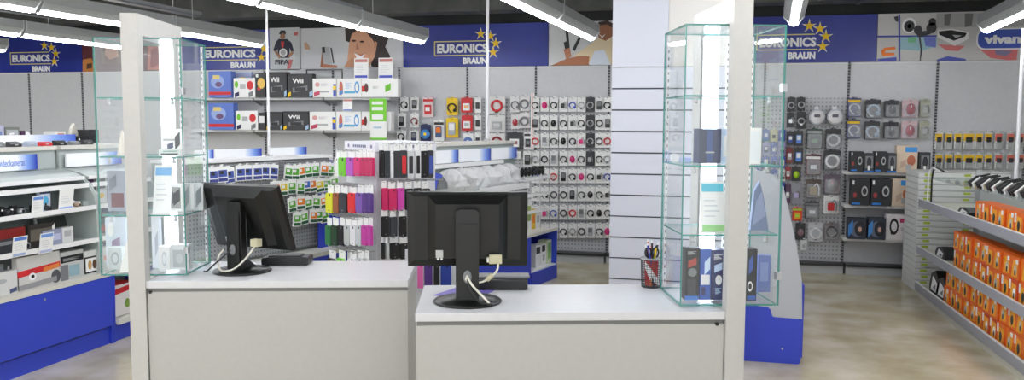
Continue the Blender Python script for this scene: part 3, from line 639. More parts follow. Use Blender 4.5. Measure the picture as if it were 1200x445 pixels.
b.box(-w_/2, w_/2, -.004, -.003, 0, h_*.05, mat(120, 205, 50)); b.box(-w_*.3, w_*.2, -.004, -.003, h_*.28, h_*.32, mat(170, 200, 220))
tag(b.build('leaflet', loc=SHF.at(u, z, .135)), U('bright green and white leaflet hanging from the upper shelf edge'), 'leaflet')
# empty dark bracket frame over the black console boxes
b = MB(); x0, x1 = SHF.uv(355, 82)[0], SHF.uv(398, 82)[0]; zt = SHF.uv(376, 82)[1]
b.box(0, x1-x0, -.012, 0, zt-2.0+.0, zt-2.0+.015, BLACK); b.box(x1-x0-.012, x1-x0, -.012, 0, zs1-2.0, zt-2.0, BLACK); b.box(0, .012, -.012, 0, zs1-2.0, zt-2.0, BLACK)
tag(b.build('open_rack', loc=(x0, 9.27, 2.0)), U('thin black frame standing behind the white console boxes on the upper shelf'), 'frame')

# ------------------------------------------------------------ right part of the wall
grp = 'accessory packs on the right pegboard'
bl = mat(60, 90, 170)
rightp = [
 ((922.5, 114, 931.5, 131), DARK, 'coil', SILVER, LGREY, None, 'dark pack with silver ring, top row left'), ((934, 114, 943.5, 130), DARK, 'coil', SILVER, LGREY, None, 'dark pack with silver ring, top row, next to the spindle'),
 ((922, 132, 931, 149), DARK, 'plug', SILVER, LGREY, None, 'dark pack with silver plug, second row left'), ((933.5, 131, 944, 151), DARK, 'coil', LGREY, SILVER, None, 'dark pack with pale ring, second row'),
 ((922, 154, 930, 170), DARK, 'phone', bl, WHITE, None, 'dark pack with blue field, third row left'), ((930.5, 153, 941, 171), BLACK, 'phone', mat(90, 140, 220), WHITE, None, 'black pack with light blue field, third row'),
 ((921, 173, 929, 191), mat(120, 50, 50), 'phone', LGREY, WHITE, None, 'dark red pack, fourth row left'), ((930, 173, 941, 192), BLACK, 'phone', mat(90, 140, 220), WHITE, None, 'black pack with light blue field, fourth row'),
 ((927.5, 195, 938.5, 212), BLACK, 'mouse', mat(160, 210, 40), YEL, None, 'black pack with lime green article'), ((920, 195, 926.5, 210), mat(150, 60, 60), 'phone', WHITE, LGREY, None, 'small red pack beside the lime green one'),
 ((927.5, 214, 938.5, 239), mat(150, 150, 160), 'plug', mat(190, 180, 220), DARK, None, 'grey pack with lilac plug'), ((919, 216, 926.5, 238), mat(90, 60, 90), 'phone', LGREY, WHITE, None, 'narrow purple pack beside the lilac plug'),
 ((928.5, 243, 940, 258.5), mat(220, 70, 40), 'box', mat(250, 170, 40), mat(160, 220, 60), mat(160, 220, 60), 'red, orange and lime pack'), ((932, 261, 943.5, 281), DARK, 'mouse', mat(140, 110, 120), LGREY, None, 'dark pack with round article, lowest row'),
 ((945, 151, 963.5, 174.5), mat(50, 70, 56), 'box', DARK, mat(120, 160, 120), LGREY, 'dark green square pack'), ((967, 151, 985.5, 175), BLACK, 'coil', SILVER, MGREY, None, 'black square pack with silver ring'),
 ((944, 181, 962, 205), mat(96, 50, 56), 'box', mat(70, 30, 36), PAPER, PAPER, 'dark red square pack with white price label'), ((965, 176, 985, 199), DARK, 'coil', WHITE, LGREY, None, 'dark pack with white ring and cable'),
 ((944, 210, 962.5, 232), mat(96, 84, 76), 'plug', mat(170, 160, 140), WHITE, None, 'brown grey pack with beige plug'), ((965.5, 204, 984.5, 227), mat(110, 96, 110), 'mouse', LGREY, mat(220, 160, 180), None, 'grey pack with pink and silver mouse'),
 ((943, 236, 960, 256), DARK, 'box', MGREY, PAPER, MGREY, 'dark pack with white label above the white ring'), ((965, 229, 983, 250.5), PAPER, 'plug', RED, MGREY, None, 'white bag with small red article'),
 ((947, 261, 964, 283), mat(205, 206, 208), 'coil', WHITE, BLACK, None, 'clear pack with white ring and black cable, lowest row'), ((965.5, 261, 983, 280), mat(140, 130, 130), 'coil', BLACK, LGREY, None, 'clear pack with black ring, lowest row'),
 ((938, 280, 945.5, 293), PAPER, 'plug', LGREY, MGREY, None, 'tiny white pack hanging lowest'),
]
for r, card, sh, m, m2, acc, lab in rightp:
    blis_at(WALL, r, card, sh, m, m2, acc, lab, grp, plastic=(r[2]-r[0]) > 15, d=.04)
    u, w_, z, h_ = rect(WALL, *r); i = 12 if u < edges[13] else 13
    hook(bays[i], (u-edges[i], -.035, z+h_+.004))
for k, x in enumerate((956.5, 977.5)):
    u, w_, z, h_ = rect(WALL, x-9.5, 122, x+9.5, 146); r = w_/2
    R_ = Matrix.Rotation(pi/2, 4, 'X')
    T_ = thing('disc_spindle', U('round white disc spindle on the pegboard, %s of the two' % ('left', 'right')[k]), 'disc spindle', WALL.at(u, z), 0, 'disc spindles')
    MB().lathe([(0, 0), (r, 0), (r, .09), (r*.92, .1), (0, .1)], mat(200, 204, 210, rough=.2), n=28, T=Matrix.Translation((0, 0, r))@R_).build('spindle_box', T_)
    MB().lathe([(0, .1005), (r*.82, .1005), (r*.82, .105), (0, .105)], mat(232, 230, 232), n=28, T=Matrix.Translation((0, 0, r))@R_).build('disc', T_)
    MB().rrect(-r*.4, r*.35, r*.95, r*1.35, .01, -.108, -.1055, mat(90, 90, 100)).build('label', T_)
    MB().box(-.02, .02, -.02, 0, r*2, r*2+.03, WHITE).build('hanger_tab', T_)
# headset packs over the shelves
heads = [((993, 115, 1009, 137), mat(60, 66, 120), 'headset', SILVER, WHITE, YEL, 'blue pack with silver headset'), ((1013.5, 117, 1032, 138.5), DARK, 'headset', mat(170, 190, 210), WHITE, None, 'dark pack with pale blue headset'),
 ((1036, 118, 1053.5, 137.5), DARK, 'mouse', MGREY, LGREY, None, 'dark pack with grey headset'), ((1057, 117, 1076, 137), mat(214, 186, 190), 'mouse', mat(180, 110, 120), WHITE, None, 'pink and white pack'), ((1078, 117, 1090, 137), mat(170, 170, 150), 'plug', LGREY, DARK, None, 'beige pack')]
for k, (r, card, sh, m, m2, acc, lab) in enumerate(heads):
    for row in (0, 1):
        rr = (r[0]-(0, 1)[row], r[1]+25*row, r[2]-(0, 1)[row], r[3]+25*row)
        blis_at(WALL, rr, card, sh, m, m2, acc, lab+' over the white shelves, %s row' % ('upper', 'lower')[row], 'headset packs over the white shelves', plastic=True, d=.045)
        u, w_, z, h_ = rect(WALL, *rr); i = 13 if u < edges[14] else 14
        hook(bays[i], (u-edges[i], -.035, z+h_+.004))
# boxes on the three white shelves
def hsbox(lab, r, zb, v, d=.14):
    col, P = {
     'dark': (mat(34, 36, 40), [(.35, .95, .25, .8, BLACK, 'e'), (.55, .9, .35, .75, LGREY, 'ring'), (.1, .3, .3, .5, mat(150, 50, 50), 'e'), (.05, .5, .04, .12, mat(40, 120, 200), 'r'), (.05, .15, .8, .95, WHITE, 'r')]),
     'win': (mat(50, 54, 56), [(.15, .9, .2, .85, MGREY, 'r'), (.3, .75, .25, .8, BLACK, 'ring'), (.4, .6, .1, .35, PAPER, 'r'), (.0, 1, .0, .08, mat(30, 110, 200), 'r')]),
     'tan': (mat(220, 200, 176), [(.4, .98, .76, .95, mat(60, 150, 225), 'r'), (.5, .9, .25, .65, mat(190, 110, 80), 'e'), (.2, .45, .15, .5, mat(200, 170, 150), 'd'), (.45, .7, .1, .3, LGREY, 'r')]),
     'blue': (mat(40, 46, 60), [(.1, .95, .1, .85, mat(90, 100, 120), 'e'), (.35, .95, .15, .85, BLACK, 'ring'), (.0, .25, .1, .9, mat(60, 130, 200), 'd'), (.55, .75, .35, .6, mat(200, 160, 140), 'e')]),
     'white': (mat(228, 222, 224), [(.15, .55, .2, .85, BLACK, 'ring'), (.6, .9, .68, .85, mat(200, 60, 110), 'r'), (.65, .85, .35, .5, mat(170, 170, 175), 'bars'), (.2, .3, .2, .4, BLACK, 'e')]),
     'small': (mat(60, 64, 66), [(.0, 1, .62, .85, mat(60, 160, 220), 'r'), (.1, .6, .1, .5, MGREY, 'e')])}[v]
    box_at(SHF, r, col, P, lab, d, zb, name='headset_box', cat='box', group='boxes on the white shelves')
z1, z2, z3 = rs
hsbox('black box with red spot, leftmost on the top white shelf', (994, 177, 1009, 201), z1, 'dark'); hsbox('grey window box with headset, second on the top white shelf', (1009.5, 179, 1021, 201), z1, 'win')
hsbox('black box with white corner, third on the top white shelf', (1022, 177, 1036, 201), z1, 'dark'); hsbox('grey window box, fourth on the top white shelf', (1036.5, 179, 1047, 201), z1, 'win')
hsbox('tall tan and blue box on the top white shelf', (1048, 170.5, 1072.5, 201), z1, 'tan', .1); hsbox('dark green grey box at the right end of the top white shelf', (1073.5, 178, 1086, 201), z1, 'win')
hsbox('black headset box, leftmost on the middle white shelf', (995, 209, 1016, 239), z2, 'dark'); hsbox('black headset box, second on the middle white shelf', (1018, 209, 1041, 239), z2, 'dark')
hsbox('tan and blue box with a face on the middle white shelf', (1043, 209, 1067.5, 239), z2, 'tan', .1); hsbox('small dark blue box at the right end of the middle white shelf', (1068, 218, 1077, 239), z2, 'small')
hsbox('dark blue headset box, leftmost on the lowest white shelf', (991.5, 254, 1012, 277), z3, 'blue'); hsbox('dark blue headset box, second on the lowest white shelf', (1014.5, 254, 1034.5, 277), z3, 'blue')
hsbox('white box with black headphones on the lowest white shelf', (1036, 250, 1062.5, 278), z3, 'white', .1); hsbox('small grey and blue box on the lowest white shelf', (1063, 257, 1076, 278), z3, 'small')
# yellow packs on hooks, far right
yb = mat(236, 190, 40)
kk = 0
for row, (ya, yz) in enumerate(((155, 177), (180, 200))):
    for j, x in enumerate((1100, 1111.5, 1122.5, 1135, 1147, 1158, 1170, 1184, 1195, 1207)):
        red = j in (6, 7, 8)
        w2 = 4.6 if j != 3 else 7
        u, w_, z, h_ = rect(WALL, x-w2, ya, x+w2, yz-2)
        b = MB(); b.rrect(-w_/2, w_/2, 0, h_, .008, -.004, 0, mat(214, 216, 212), n=2); b.box(-w_*.45, w_*.45, -.006, -.0041, h_*.5, h_*.92, mat(214, 110, 90) if red else yb); b.box(-.012, .012, -.004, 0, h_, h_+.012, WHITE)
        c = MB().rrect(-w_*.26, w_*.26, h_*.42, h_*.72, .006, -.03, -.0061, BLACK if not red else DARK, n=2); c.rrect(-w_*.3, w_*.3, h_*.05, h_*.38, .006, -.026, -.0045, LGREY, n=2)
        place([('backing_card', b), ('article', c)], 'hanging_pack', U('%s pack, %s in the %s row of hooks at the far right wall' % ('red' if red else 'yellow', o_[j], ('upper', 'lower')[row])), 'blister pack', WALL.at(u, z), 0, 'packs on the far right wall')
        i = 13 if u < edges[14] else 14 if u < edges[15] else 15
        hook(bays[i], (u-edges[i], -.035, z+h_+.004))
# ============================================================ GONDOLAS
GREYG = mat(176, 184, 182, rough=.45); GTEAL = mat(150, 162, 160, rough=.5); CREAM = mat(214, 212, 204, rough=.45)
HBL = [(0, (250, 251, 255)), (.62, (246, 249, 255)), (.82, (130, 165, 235)), (.98, (40, 62, 176))]
def gondola(P, rz, L_, label, heads, depth=1.05, full=True, blue_end=False, shelves=True, up=None):
    """curved shop gondola; local x along the front, y going back, origin at the floor of the front-left corner"""
    T_ = thing('shelf_gondola', label, 'display shelf', P, rz, 'curved blue based gondolas')
    up = up or L_
    MB().box(0, L_, .03, .05, .0, .125, BLUE).box(0, L_, .028, .03, .122, .135, BLACK).build('kick_plate', T_)
    if full:
        MB().box(.002, L_-.002, 0, .03, .136, .498, BLUE).build('front_panel', T_, bevel=.003)
        MB().ell(L_*.62, .455, .008, .008, -.004, 0, SILVER).build('lock', T_)
    b = MB(); b.box(0, L_, -.005, .03, .5, .53, CREAM); b.box(0, L_, .03, .42, .5, .515, CREAM); b.build('tray', T_)
    MB().box(.02, up-.02, .42, .44, .53, 1.27, GTEAL).box(.02, L_-.02, .42, .44, .15, .529, GTEAL).build('back_panel', T_)
    prof = [(.01, .0), (.0, .5), (.05, .52), (.09, .62), (.10, .77), (.105, 1.0), (.12, 1.08), (.17, 1.155), (.22, 1.2), (.31, 1.235), (.40, 1.262), (.44, 1.27), (.44, .0)]
    for xx, nm in ((-.018, 'end_panel'), (L_, 'end_panel')):
        b = MB(); b.prism([(y, z) for y, z in prof if z > .49]+[(.44, .5)], xx, xx+.018, GREYG, 'x') if (up == L_ or xx < 0) else 0; b.prism([(.01, 0), (.0, .5), (.44, .5), (.44, 0)], xx, xx+.018, BLUE, 'x'); b.build(nm, T_)
    if shelves:
        for (y, z) in ((.10, .765), (.11, 1.0), (.17, 1.155)):
            b = MB(); b.box(.0, L_, y, .42, z-.014, z, GREYG); b.box(0, L_, y-.012, y, z-.02, z+.012, WHITE); b.build('shelf', T_)
        b = MB(); b.prism([(.19, 1.205), (.26, 1.236), (.4, 1.262), (.4, 1.245), (.26, 1.222), (.2, 1.19)], 0, L_, GREYG, 'x'); b.box(0, L_, .188, .2, 1.19, 1.215, WHITE); b.build('canopy', T_)
    MB().box(0, up, .42, depth, 1.40, 1.43, CREAM).box(0, up, .44, .46, .0, 1.4, GREYG).box(0, up, depth-.02, depth, 0, 1.4, GREYG).build('top_board', T_)
    return T_
def header(T_, x0, x1, y=.405, z0=1.268, z1=1.378, txt=None, cut=0, pre=0):
    W_ = x1-x0
    g = HMAT.get(round(W_, 2)) or HMAT.setdefault(round(W_, 2), gradient('header_print', HBL, 0, -W_/2, W_/2))
    b = MB(); b.box(-W_/2, W_/2, 0, .012, 0, z1-z0, g); o = b.build('header_sign', T_, loc=(x0+W_/2, y, z0))
    if txt:
        t = MB(); t.text(txt, -W_/2+pre, W_/2-cut, .03, z1-z0-.03, -.001, mat(120, 150, 225), .0015, .0); t.build('lettering', o)
    return o
HMAT = {}
# left gondola, facing right
LGX = -4.15; GZ = radians(90)
LG0 = 3.35
lg = gondola((LGX, LG0, 0), GZ, 4.95-LG0, 'long blue and grey camera gondola at the left edge', 3, depth=1.25)
header(lg, 4.755-LG0-.46, 4.755-LG0, .405, 1.272, 1.378, 'videokameras', .11, .14)
header(lg, .0, 4.755-LG0-.93, .405, 1.272, 1.378); header(lg, 4.755-LG0-.925, 4.755-LG0-.465, .405, 1.272, 1.378)
lg2 = gondola((LGX, 4.99, 0), GZ, .63, 'second gondola with low red and white packs, behind the left glass case', 3, full=False)
header(lg2, 0.03, .61, .405, 1.272, 1.37)
b = MB(); b.box(0, .63, -.0, .41, .14, .16, CREAM); b.box(0, .63, -.02, 0, .13, .165, CREAM); b.build('low_tray', lg2)
# further header boards and small goods on top of the gondola
BK = Plane((-4.78, 0, 0), GZ)
T_ = thing('header_board', U('white and blue header board on top of the far left gondola, behind its front sign'), 'sign', (-4.85, 3.5, 1.4305), GZ)
MB().box(0, 1.95, 0, .02, .02, .075, gradient('header_print2', [(0, (250, 250, 255)), (.75, (246, 249, 255)), (.9, (130, 165, 235)), (1, (60, 90, 200))], 0, 0, 1.95)).build('board', T_)
MB().box(0, 1.95, 0, .02, 0, .02, CREAM).build('foot_rail', T_)
for k in range(14):
    x = 3.55+k*.135
    c, n_ = ((RED, 'red'), (DARK, 'dark'), (BLACK, 'black'), (mat(170, 180, 200), 'pale'), (MGREY, 'grey'))[(k*7) % 5]
    if k > 14: c, n_ = ((DARK, 'dark'), (BLACK, 'black'), (mat(90, 110, 160), 'blue'))[k % 3]
    b = MB(); b.prism([(0, 0), (.05, 0), (.045, .02+.008*(k % 3)), (.02, .03+.006*(k % 2)), (.0, .018)], -.045, .045, c, 'x'); b.tube([(-.03, 0.02, .01), (0, -.012, .014), (.03, .02, .01)], .004, LGREY, 5)
    place([('small_camera', b)], 'small_camera', U('small %s camera lying on the left gondola top, %s in the line' % (n_, 'at number %d' % (k+1) if 0 else ('nearest' if k == 0 else o_[k] if k < 15 else o_[k-15]+' of the far half'))), 'camera', (-4.60, x, 1.4305), GZ, 'small cameras lying along the left gondola top')
tb = 'boxes on top of the left gondola'
def topbox(r, col, prints, lab, d=.12, name='carton', cat='box'):
    u, w, z, h = rect(TP, *r, zb=1.4305); place([(name, carton(w, h, d, col, prints))], name, U(lab), cat, TP.at(u, z+.0005, -d), GZ, tb)
TP = Plane((-5.0, 0, 0), GZ)
topbox((-8, 147, 5, 169), mat(180, 180, 205), [(.2, .8, .2, .7, mat(120, 130, 180), 'r')], 'pale lilac box at the left frame edge on the gondola top')
topbox((6, 149, 23, 169), mat(116, 120, 112), [(.1, .9, .45, .85, LGREY, 'r'), (.3, .6, .55, .7, WHITE, 'd'), (.0, 1, 0, .2, DARK, 'r')], 'grey green printed box on the left gondola top')
topbox((25, 153, 30, 169), mat(70, 40, 70), [(.1, .9, .1, .5, mat(190, 90, 120), 'r')], 'narrow purple box on the left gondola top')
topbox((35, 158.5, 65, 169), BLACK, [(.1, .9, .3, .5, DARK, 'r')], 'long flat black box on the left gondola top')
topbox((66, 154, 77, 169), mat(222, 222, 220), [(.15, .85, .5, .85, mat(190, 120, 110), 'r'), (.1, .9, .05, .25, YEL, 'd'), (.15, .85, .3, .45, DARK, 'r')], 'small white photo box on the left gondola top')
topbox((79, 159, 88, 168), MGREY, [(.1, .9, .2, .8, DARK, 'd')], 'small grey black pouch on the left gondola top')
topbox((90, 159.5, 103, 168), BLACK, [(.15, .3, .4, .7, WHITE, 'e')], 'flat black box with white dot on the left gondola top')
topbox((103.5, 152, 116, 168), mat(34, 34, 38), [(.2, .9, .6, .8, DARK, 'r')], 'taller black box at the right end of the gondola top')
0 and topbox((148-10, 153, 150, 168), mat(60, 60, 70), [(.2, .8, .3, .7, LGREY, 'r')], 'dark box behind the left white panel')
u, w_, z, h_ = rect(TP, 29, 153, 36, 169, zb=1.4305)
tag(MB().prism([(-.04, 0), (.06, 0), (.045, .06), (.02, .1), (-.01, .1)], -.05, .05, WHITE).build('paper_bag', loc=TP.at(u, z, -.06), rz=GZ), U('small white paper bag leaning beside the long black box'), 'bag')
u, w_, z, h_ = rect(TP, 95, 148, 103, 160, zb=1.4305)
tag(MB().prism([(-.05, 0), (.05, 0), (.04, .09), (.01, .16), (-.02, .12)], 0, .03, mat(205, 200, 190)).build('folded_leaflet', loc=TP.at(u, z, -.1), rz=GZ), U('folded pale leaflet standing behind the flat black box with white dot'), 'leaflet')

# goods in the left gondola: tray, two shelves
tr = Plane((LGX-.12, 0, 0), GZ); s1 = Plane((LGX-.16, 0, 0), GZ); s2 = Plane((LGX-.17, 0, 0), GZ)
def gb(pl, r, zb, col, P, lab, d, group, name='carton', cat='box', top=None):
    u, w, z, h = rect(pl, *r, zb=zb)
    place([(name, carton(w, h, d, col, P, top))], name, U(lab), cat, pl.at(u, z+.0005, -d), GZ, group)
ga = 'boxes on the tray of the left gondola'
ZT = .515
gb(tr, (20, 298, 70.5, 336), ZT, mat(205, 204, 200), [(.0, 1, .4, .66, RED, 'd'), (.6, .98, .42, .62, mat(225, 130, 60), 'd'), (.25, .42, .24, .48, WHITE, 'e'), (.3, .38, .3, .42, BLACK, 'e'), (.78, 1, .0, .42, mat(80, 82, 86), 'e'), (.02, .9, .0, .22, mat(150, 150, 152), 'd'), (.25, .42, .5, .56, WHITE, 'bars')], 'white and red printer box on the tray of the left gondola', .2, ga)
gb(tr, (-6, 318, 22, 343), ZT, mat(214, 214, 212), [(.05, .5, .5, .7, LGREY, 'e'), (.6, .9, .0, .25, mat(70, 80, 120), 'd')], 'low white carton at the left end of the tray', .18, ga)
gb(tr, (-10, 293, 18, 317), ZT+.12, mat(40, 42, 44), [(.1, .5, .1, .7, mat(90, 94, 90), 'r'), (.55, .62, .3, .7, LGREY, 'r')], 'dark carton stacked on the low white carton', .1, ga) if 0 else None
gb(tr, (71.5, 294, 98, 330), ZT, mat(196, 198, 196), [(.0, 1, .62, .86, BLACK, 'r'), (.1, .9, .68, .78, LGREY, 'bars'), (.0, .3, .0, .55, MGREY, 'r'), (.35, .8, .1, .5, mat(150, 180, 190), 'r')], 'white and black printer box beside the red one', .2, ga)
gb(tr, (98.5, 292, 127, 325), ZT, mat(210, 212, 210), [(.0, .62, .05, .75, BLACK, 'r'), (.06, .56, .12, .68, PAPER, 'r'), (.15, .3, .2, .6, mat(200, 150, 80), 'e'), (.33, .5, .2, .6, mat(90, 60, 40), 'e'), (.7, .95, .45, .65, mat(220, 150, 140), 'r'), (.7, .8, .1, .3, GRN, 'e')], 'white photo frame box at the right end of the tray', .2, ga)
for k, (x0, x1, y0, y1, c) in enumerate(((132, 139, 300, 321, LGREY),)):
    pass
gb(s1, (-6, 300, 18, 322), ZT, mat(52, 54, 56), [(.2, .4, .2, .8, MGREY, 'r'), (.6, .7, .3, .7, LGREY, 'r')], 'dark carton behind the low white carton', .1, ga)
# shelf 1
Z1s = .7655; gs = 'goods on the lower shelf of the left gondola'
def lgc(r, body, lens, lab, zb, pl, group):
    u, w, z, h = rect(pl, *r, zb=zb)
    b = MB(); b.rrect(-w/2, w/2, 0, h*.8, h*.14, -.05, 0, body); b.rrect(-w*.2, w*.15, h*.8, h, h*.05, -.04, -.01, body)
    l = MB(); R_ = Matrix.Rotation(pi/2, 4, 'X')
    l.lathe([(0, 0), (h*.32, 0), (h*.34, .02), (h*.27, .045), (0, .045)], lens, n=18, T=Matrix.Translation((w*.05, -.05, h*.4))@R_); l.lathe([(0, .0455), (h*.17, .0455), (0, .047)], BLACK, n=14, T=Matrix.Translation((w*.05, -.05, h*.4))@R_)
    f = MB(); f.box(-w*.42, -w*.25, -.053, -.05, h*.55, h*.72, PAPER)
    return place([('camera_body', b), ('lens', l), ('flash', f)], 'compact_camera', U(lab), 'camera', pl.at(u, z+.0005, -.06), GZ, group)
sheet(s1, (2, 276, 19, 300), 'white price card with blue header, leftmost at the lower shelf', mat(90, 130, 210), mat(160, 180, 220), .07, tilt=-.02)
sheet(s1, (34, 272, 50, 296), 'white price card between the blue camera and the lilac box', mat(110, 150, 220), mat(180, 190, 225), .07, tilt=-.02)
lgc((20, 279, 34, 296), mat(50, 70, 200), SILVER, 'blue compact camera on the lower shelf of the left gondola', Z1s, s1, gs)
gb(s1, (50, 269, 73, 290), Z1s, mat(150, 154, 180), [(.1, .9, .3, .7, mat(190, 194, 220), 'r'), (.1, .5, .1, .2, DARK, 'r')], 'lilac grey box on the lower shelf left of the picture frame', .06, gs)
gb(s1, (73, 266, 86, 287), Z1s, mat(216, 216, 214), [(.2, .8, .4, .8, LGREY, 'r')], 'white box in front of the picture frame', .05, gs)
u, w_, z, h_ = rect(s1, 70.5, 252, 109, 284, zb=Z1s)
T_ = thing('picture_frame', U('white digital picture frame leaning on the lower shelf'), 'picture frame', s1.at(u, z+.0005, -.17), GZ)
def leanbox(b, x0, x1, z0, z1, y, m, t=.012, s_=.25):
    b.prism([(y+z0*s_, z0), (y+z0*s_+t, z0), (y+z1*s_+t, z1), (y+z1*s_, z1)], x0, x1, m, 'x')
b = MB(); fr = .018
for (x0, x1, z0, z1) in ((-w_/2, w_/2, 0, fr), (-w_/2, w_/2, h_-fr, h_), (-w_/2, -w_/2+fr, fr, h_-fr), (w_/2-fr, w_/2, fr, h_-fr)): leanbox(b, x0, x1, z0, z1, 0, WHITE)
b.build('frame', T_); b = MB(); leanbox(b, -w_/2+fr, w_/2-fr, fr, h_-fr, .004, mat(66, 72, 70), .006); b.build('screen', T_)
gb(s2, (-6, 265, 31, 274), Z1s+.035, mat(140, 30, 26), [(.0, 1, .0, .2, LGREY, 'r')], 'flat red box standing at the left end of the lower shelf', .05, gs) if 0 else None
b2 = s2
gb(s2, (-6, 268, 30, 290), Z1s, mat(150, 34, 28), [(.0, 1, .0, .6, mat(60, 60, 66), 'r'), (.1, .9, .35, .5, LGREY, 'bars')], 'red and dark box behind the price cards', .03, gs)
gb(s2, (33, 262, 65, 288), Z1s, mat(52, 46, 42), [(.08, .9, .3, .8, mat(112, 104, 92), 'r'), (.88, .98, .5, .95, PAPER, 'd')], 'black and brown device box behind the lilac box', .03, gs)
# shelf 2
Z2s = 1.0005; gs2 = 'goods on the upper shelf of the left gondola'
lgc((2, 242, 12, 251.5), BLACK, DARK, 'small black camera at the left end of the upper shelf', Z2s, s2, gs2)
lgc((12, 241, 30, 251), mat(30, 30, 32), SILVER, 'black camera with pale lens left of a price card, upper shelf', Z2s, s2, gs2)
sheet(s2, (28, 229, 41, 252), 'white price card standing on the upper shelf beside the black cameras', mat(110, 150, 220), None, .05, tilt=-.02)
lgc((43, 238, 62, 248.5), BLACK, DARK, 'black camera under the blue white packs on the upper shelf', Z2s, s2, gs2)
sheet(s2, (60, 220, 77, 246), 'large white price card with wide print on the upper shelf', None, mat(150, 170, 230), .05, tilt=-.02)
gb(s2, (47, 222, 59, 238), Z2s+.0, mat(196, 206, 224), [(.0, 1, .8, .95, mat(40, 50, 90), 'r'), (.2, .8, .3, .7, CYAN, 'e'), (.4, .6, .1, .4, BLACK, 'e')], 'tall pale blue pack on the upper shelf', .03, gs2)
gb(s2, (77.5, 221, 84.5, 243), Z2s, mat(190, 194, 196), [(.1, .5, .3, .6, mat(40, 60, 150), 'd'), (.1, .9, .85, .95, WHITE, 'r')], 'grey box with blue mark on the upper shelf', .05, gs2)
lgc((80, 235, 96, 242), WHITE, mat(190, 160, 140), 'white compact camera on the upper shelf', Z2s, s2, gs2)
gb(s2, (97, 235, 106, 241.5), Z2s, mat(150, 162, 160), [(.1, .9, .2, .8, LGREY, 'r')], 'small grey box at the right end of the upper shelf', .04, gs2)
# second gondola goods
tr2 = Plane((LGX-.06, 0, 0), GZ)
gb(tr2, (133.5, 332, 158, 358), .166, mat(226, 222, 218), [(.0, 1, .7, .95, RED, 'd'), (.5, .75, .2, .5, mat(120, 150, 60), 'e')], 'white carton with red top in the low tray', .2, 'cartons in the low tray', top=RED)
gb(tr2, (158.5, 330, 180, 352), .166, mat(60, 60, 64), [(.1, .9, .4, .8, LGREY, 'r')], 'dark carton in the low tray, further back', .2, 'cartons in the low tray')
gb(tr2, (133.5, 358, 144, 374), .166, BLACK, [(.1, .9, .2, .8, MGREY, 'r')], 'small black carton in the low tray', .04, 'cartons in the low tray') if 0 else None
sA = Plane((LGX-.2, 0, 0), GZ); gp = 'packs on the second left gondola'
k = 0
for (ra, rb, zb, cols_) in ((118, 205, .516, (LGREY, DARK, mat(150, 60, 60), WHITE, mat(90, 110, 160), DARK, LGREY)), (114, 205, .7655, (DARK, mat(130, 60, 60), mat(80, 100, 170), MGREY, LGREY, DARK, mat(150, 60, 60))), (113, 205, 1.0005, (mat(96, 50, 110), WHITE, BLACK, mat(190, 150, 120), DARK, WHITE, BLACK))):
    for j in range(5):
        c = cols_[j % 7]; y = 5.06+j*.135; hh = .15+.03*((j*3+k) % 3); k += 1
        b = carton(.11, hh, .07, c, [(.15, .85, .5, .85, WHITE if c in (DARK, BLACK) else DARK, 'r'), (.2, .7, .15, .35, (RED, YEL, CYAN, LGREY)[(j+k) % 4], 'e')])
        place([('carton', b)], 'carton', U('small carton, %s from the near end on the %s shelf of the second left gondola' % (o_[j], {.516: 'tray', .7655: 'middle', 1.0005: 'upper'}[zb])), 'box', (LGX-.33, y, zb), GZ, gp)
# tall two packs between gondola end and glass case
# ------------------------------------------------------------ ink cartridge gondola
G2 = radians(90-14.4); g_ = radians(14.4)
IP = onz(250, 176, 1.375); ink = Plane(IP, G2)
ib = gondola(ink.at(-1.0, 0, -.0), G2, 2.5, 'grey pegboard gondola with hanging ink cartridge packs', 3, full=True) if 0 else None
T_ = thing('shelf_gondola', U('pegboard gondola with green and orange ink packs behind the left monitor'), 'display shelf', ink.at(-.28, 0, 0), G2, 'curved blue based gondolas')
LI = 1.74; X0 = -.28
PEG2 = pegmat('pegboard_fine', (150, 152, 154), (96, 98, 102), .035, .035)
MB().box(0, LI, .02, .05, .42, 1.26, PEG2).build('pegboard', T_)
MB().box(0, LI, -.22, .0, 0, .36, BLUE).box(0, LI, -.23, .02, .361, .40, CREAM).build('base_tray', T_)
MB().box(0, LI, .051, .4, 0, 1.27, GREYG).build('body', T_)
MB().box(0, LI, -.02, .42, 1.27, 1.295, WHITE).build('top_board', T_)
b = MB(); b.prism([(-.23, 0), (-.23, .42), (-.12, .62), (-.06, 1.05), (.0, 1.24), (.4, 1.24), (.4, 0)], LI, LI+.02, BLUE, 'x'); b.build('end_panel', T_)
MB().box(LI-.24, LI-.001, -.05, -.03, .40, 1.04, BLUE).build('corner_panel', T_)
header(T_, -.2-X0, .27-.28-X0, -.015, 1.31, 1.38); header(T_, 0-X0, .525-X0, -.015, 1.31, 1.38); header(T_, .63-X0, 1.10-X0, -.015, 1.31, 1.38)
IK = Plane(ink.at(0, 0, .06), G2)
pos = []
inkc = [('green', mat(90, 170, 50)), ('orange', mat(235, 130, 40)), ('green', mat(60, 150, 60)), ('yellow', mat(225, 200, 40)), ('blue', mat(60, 100, 190))]
IC = {}
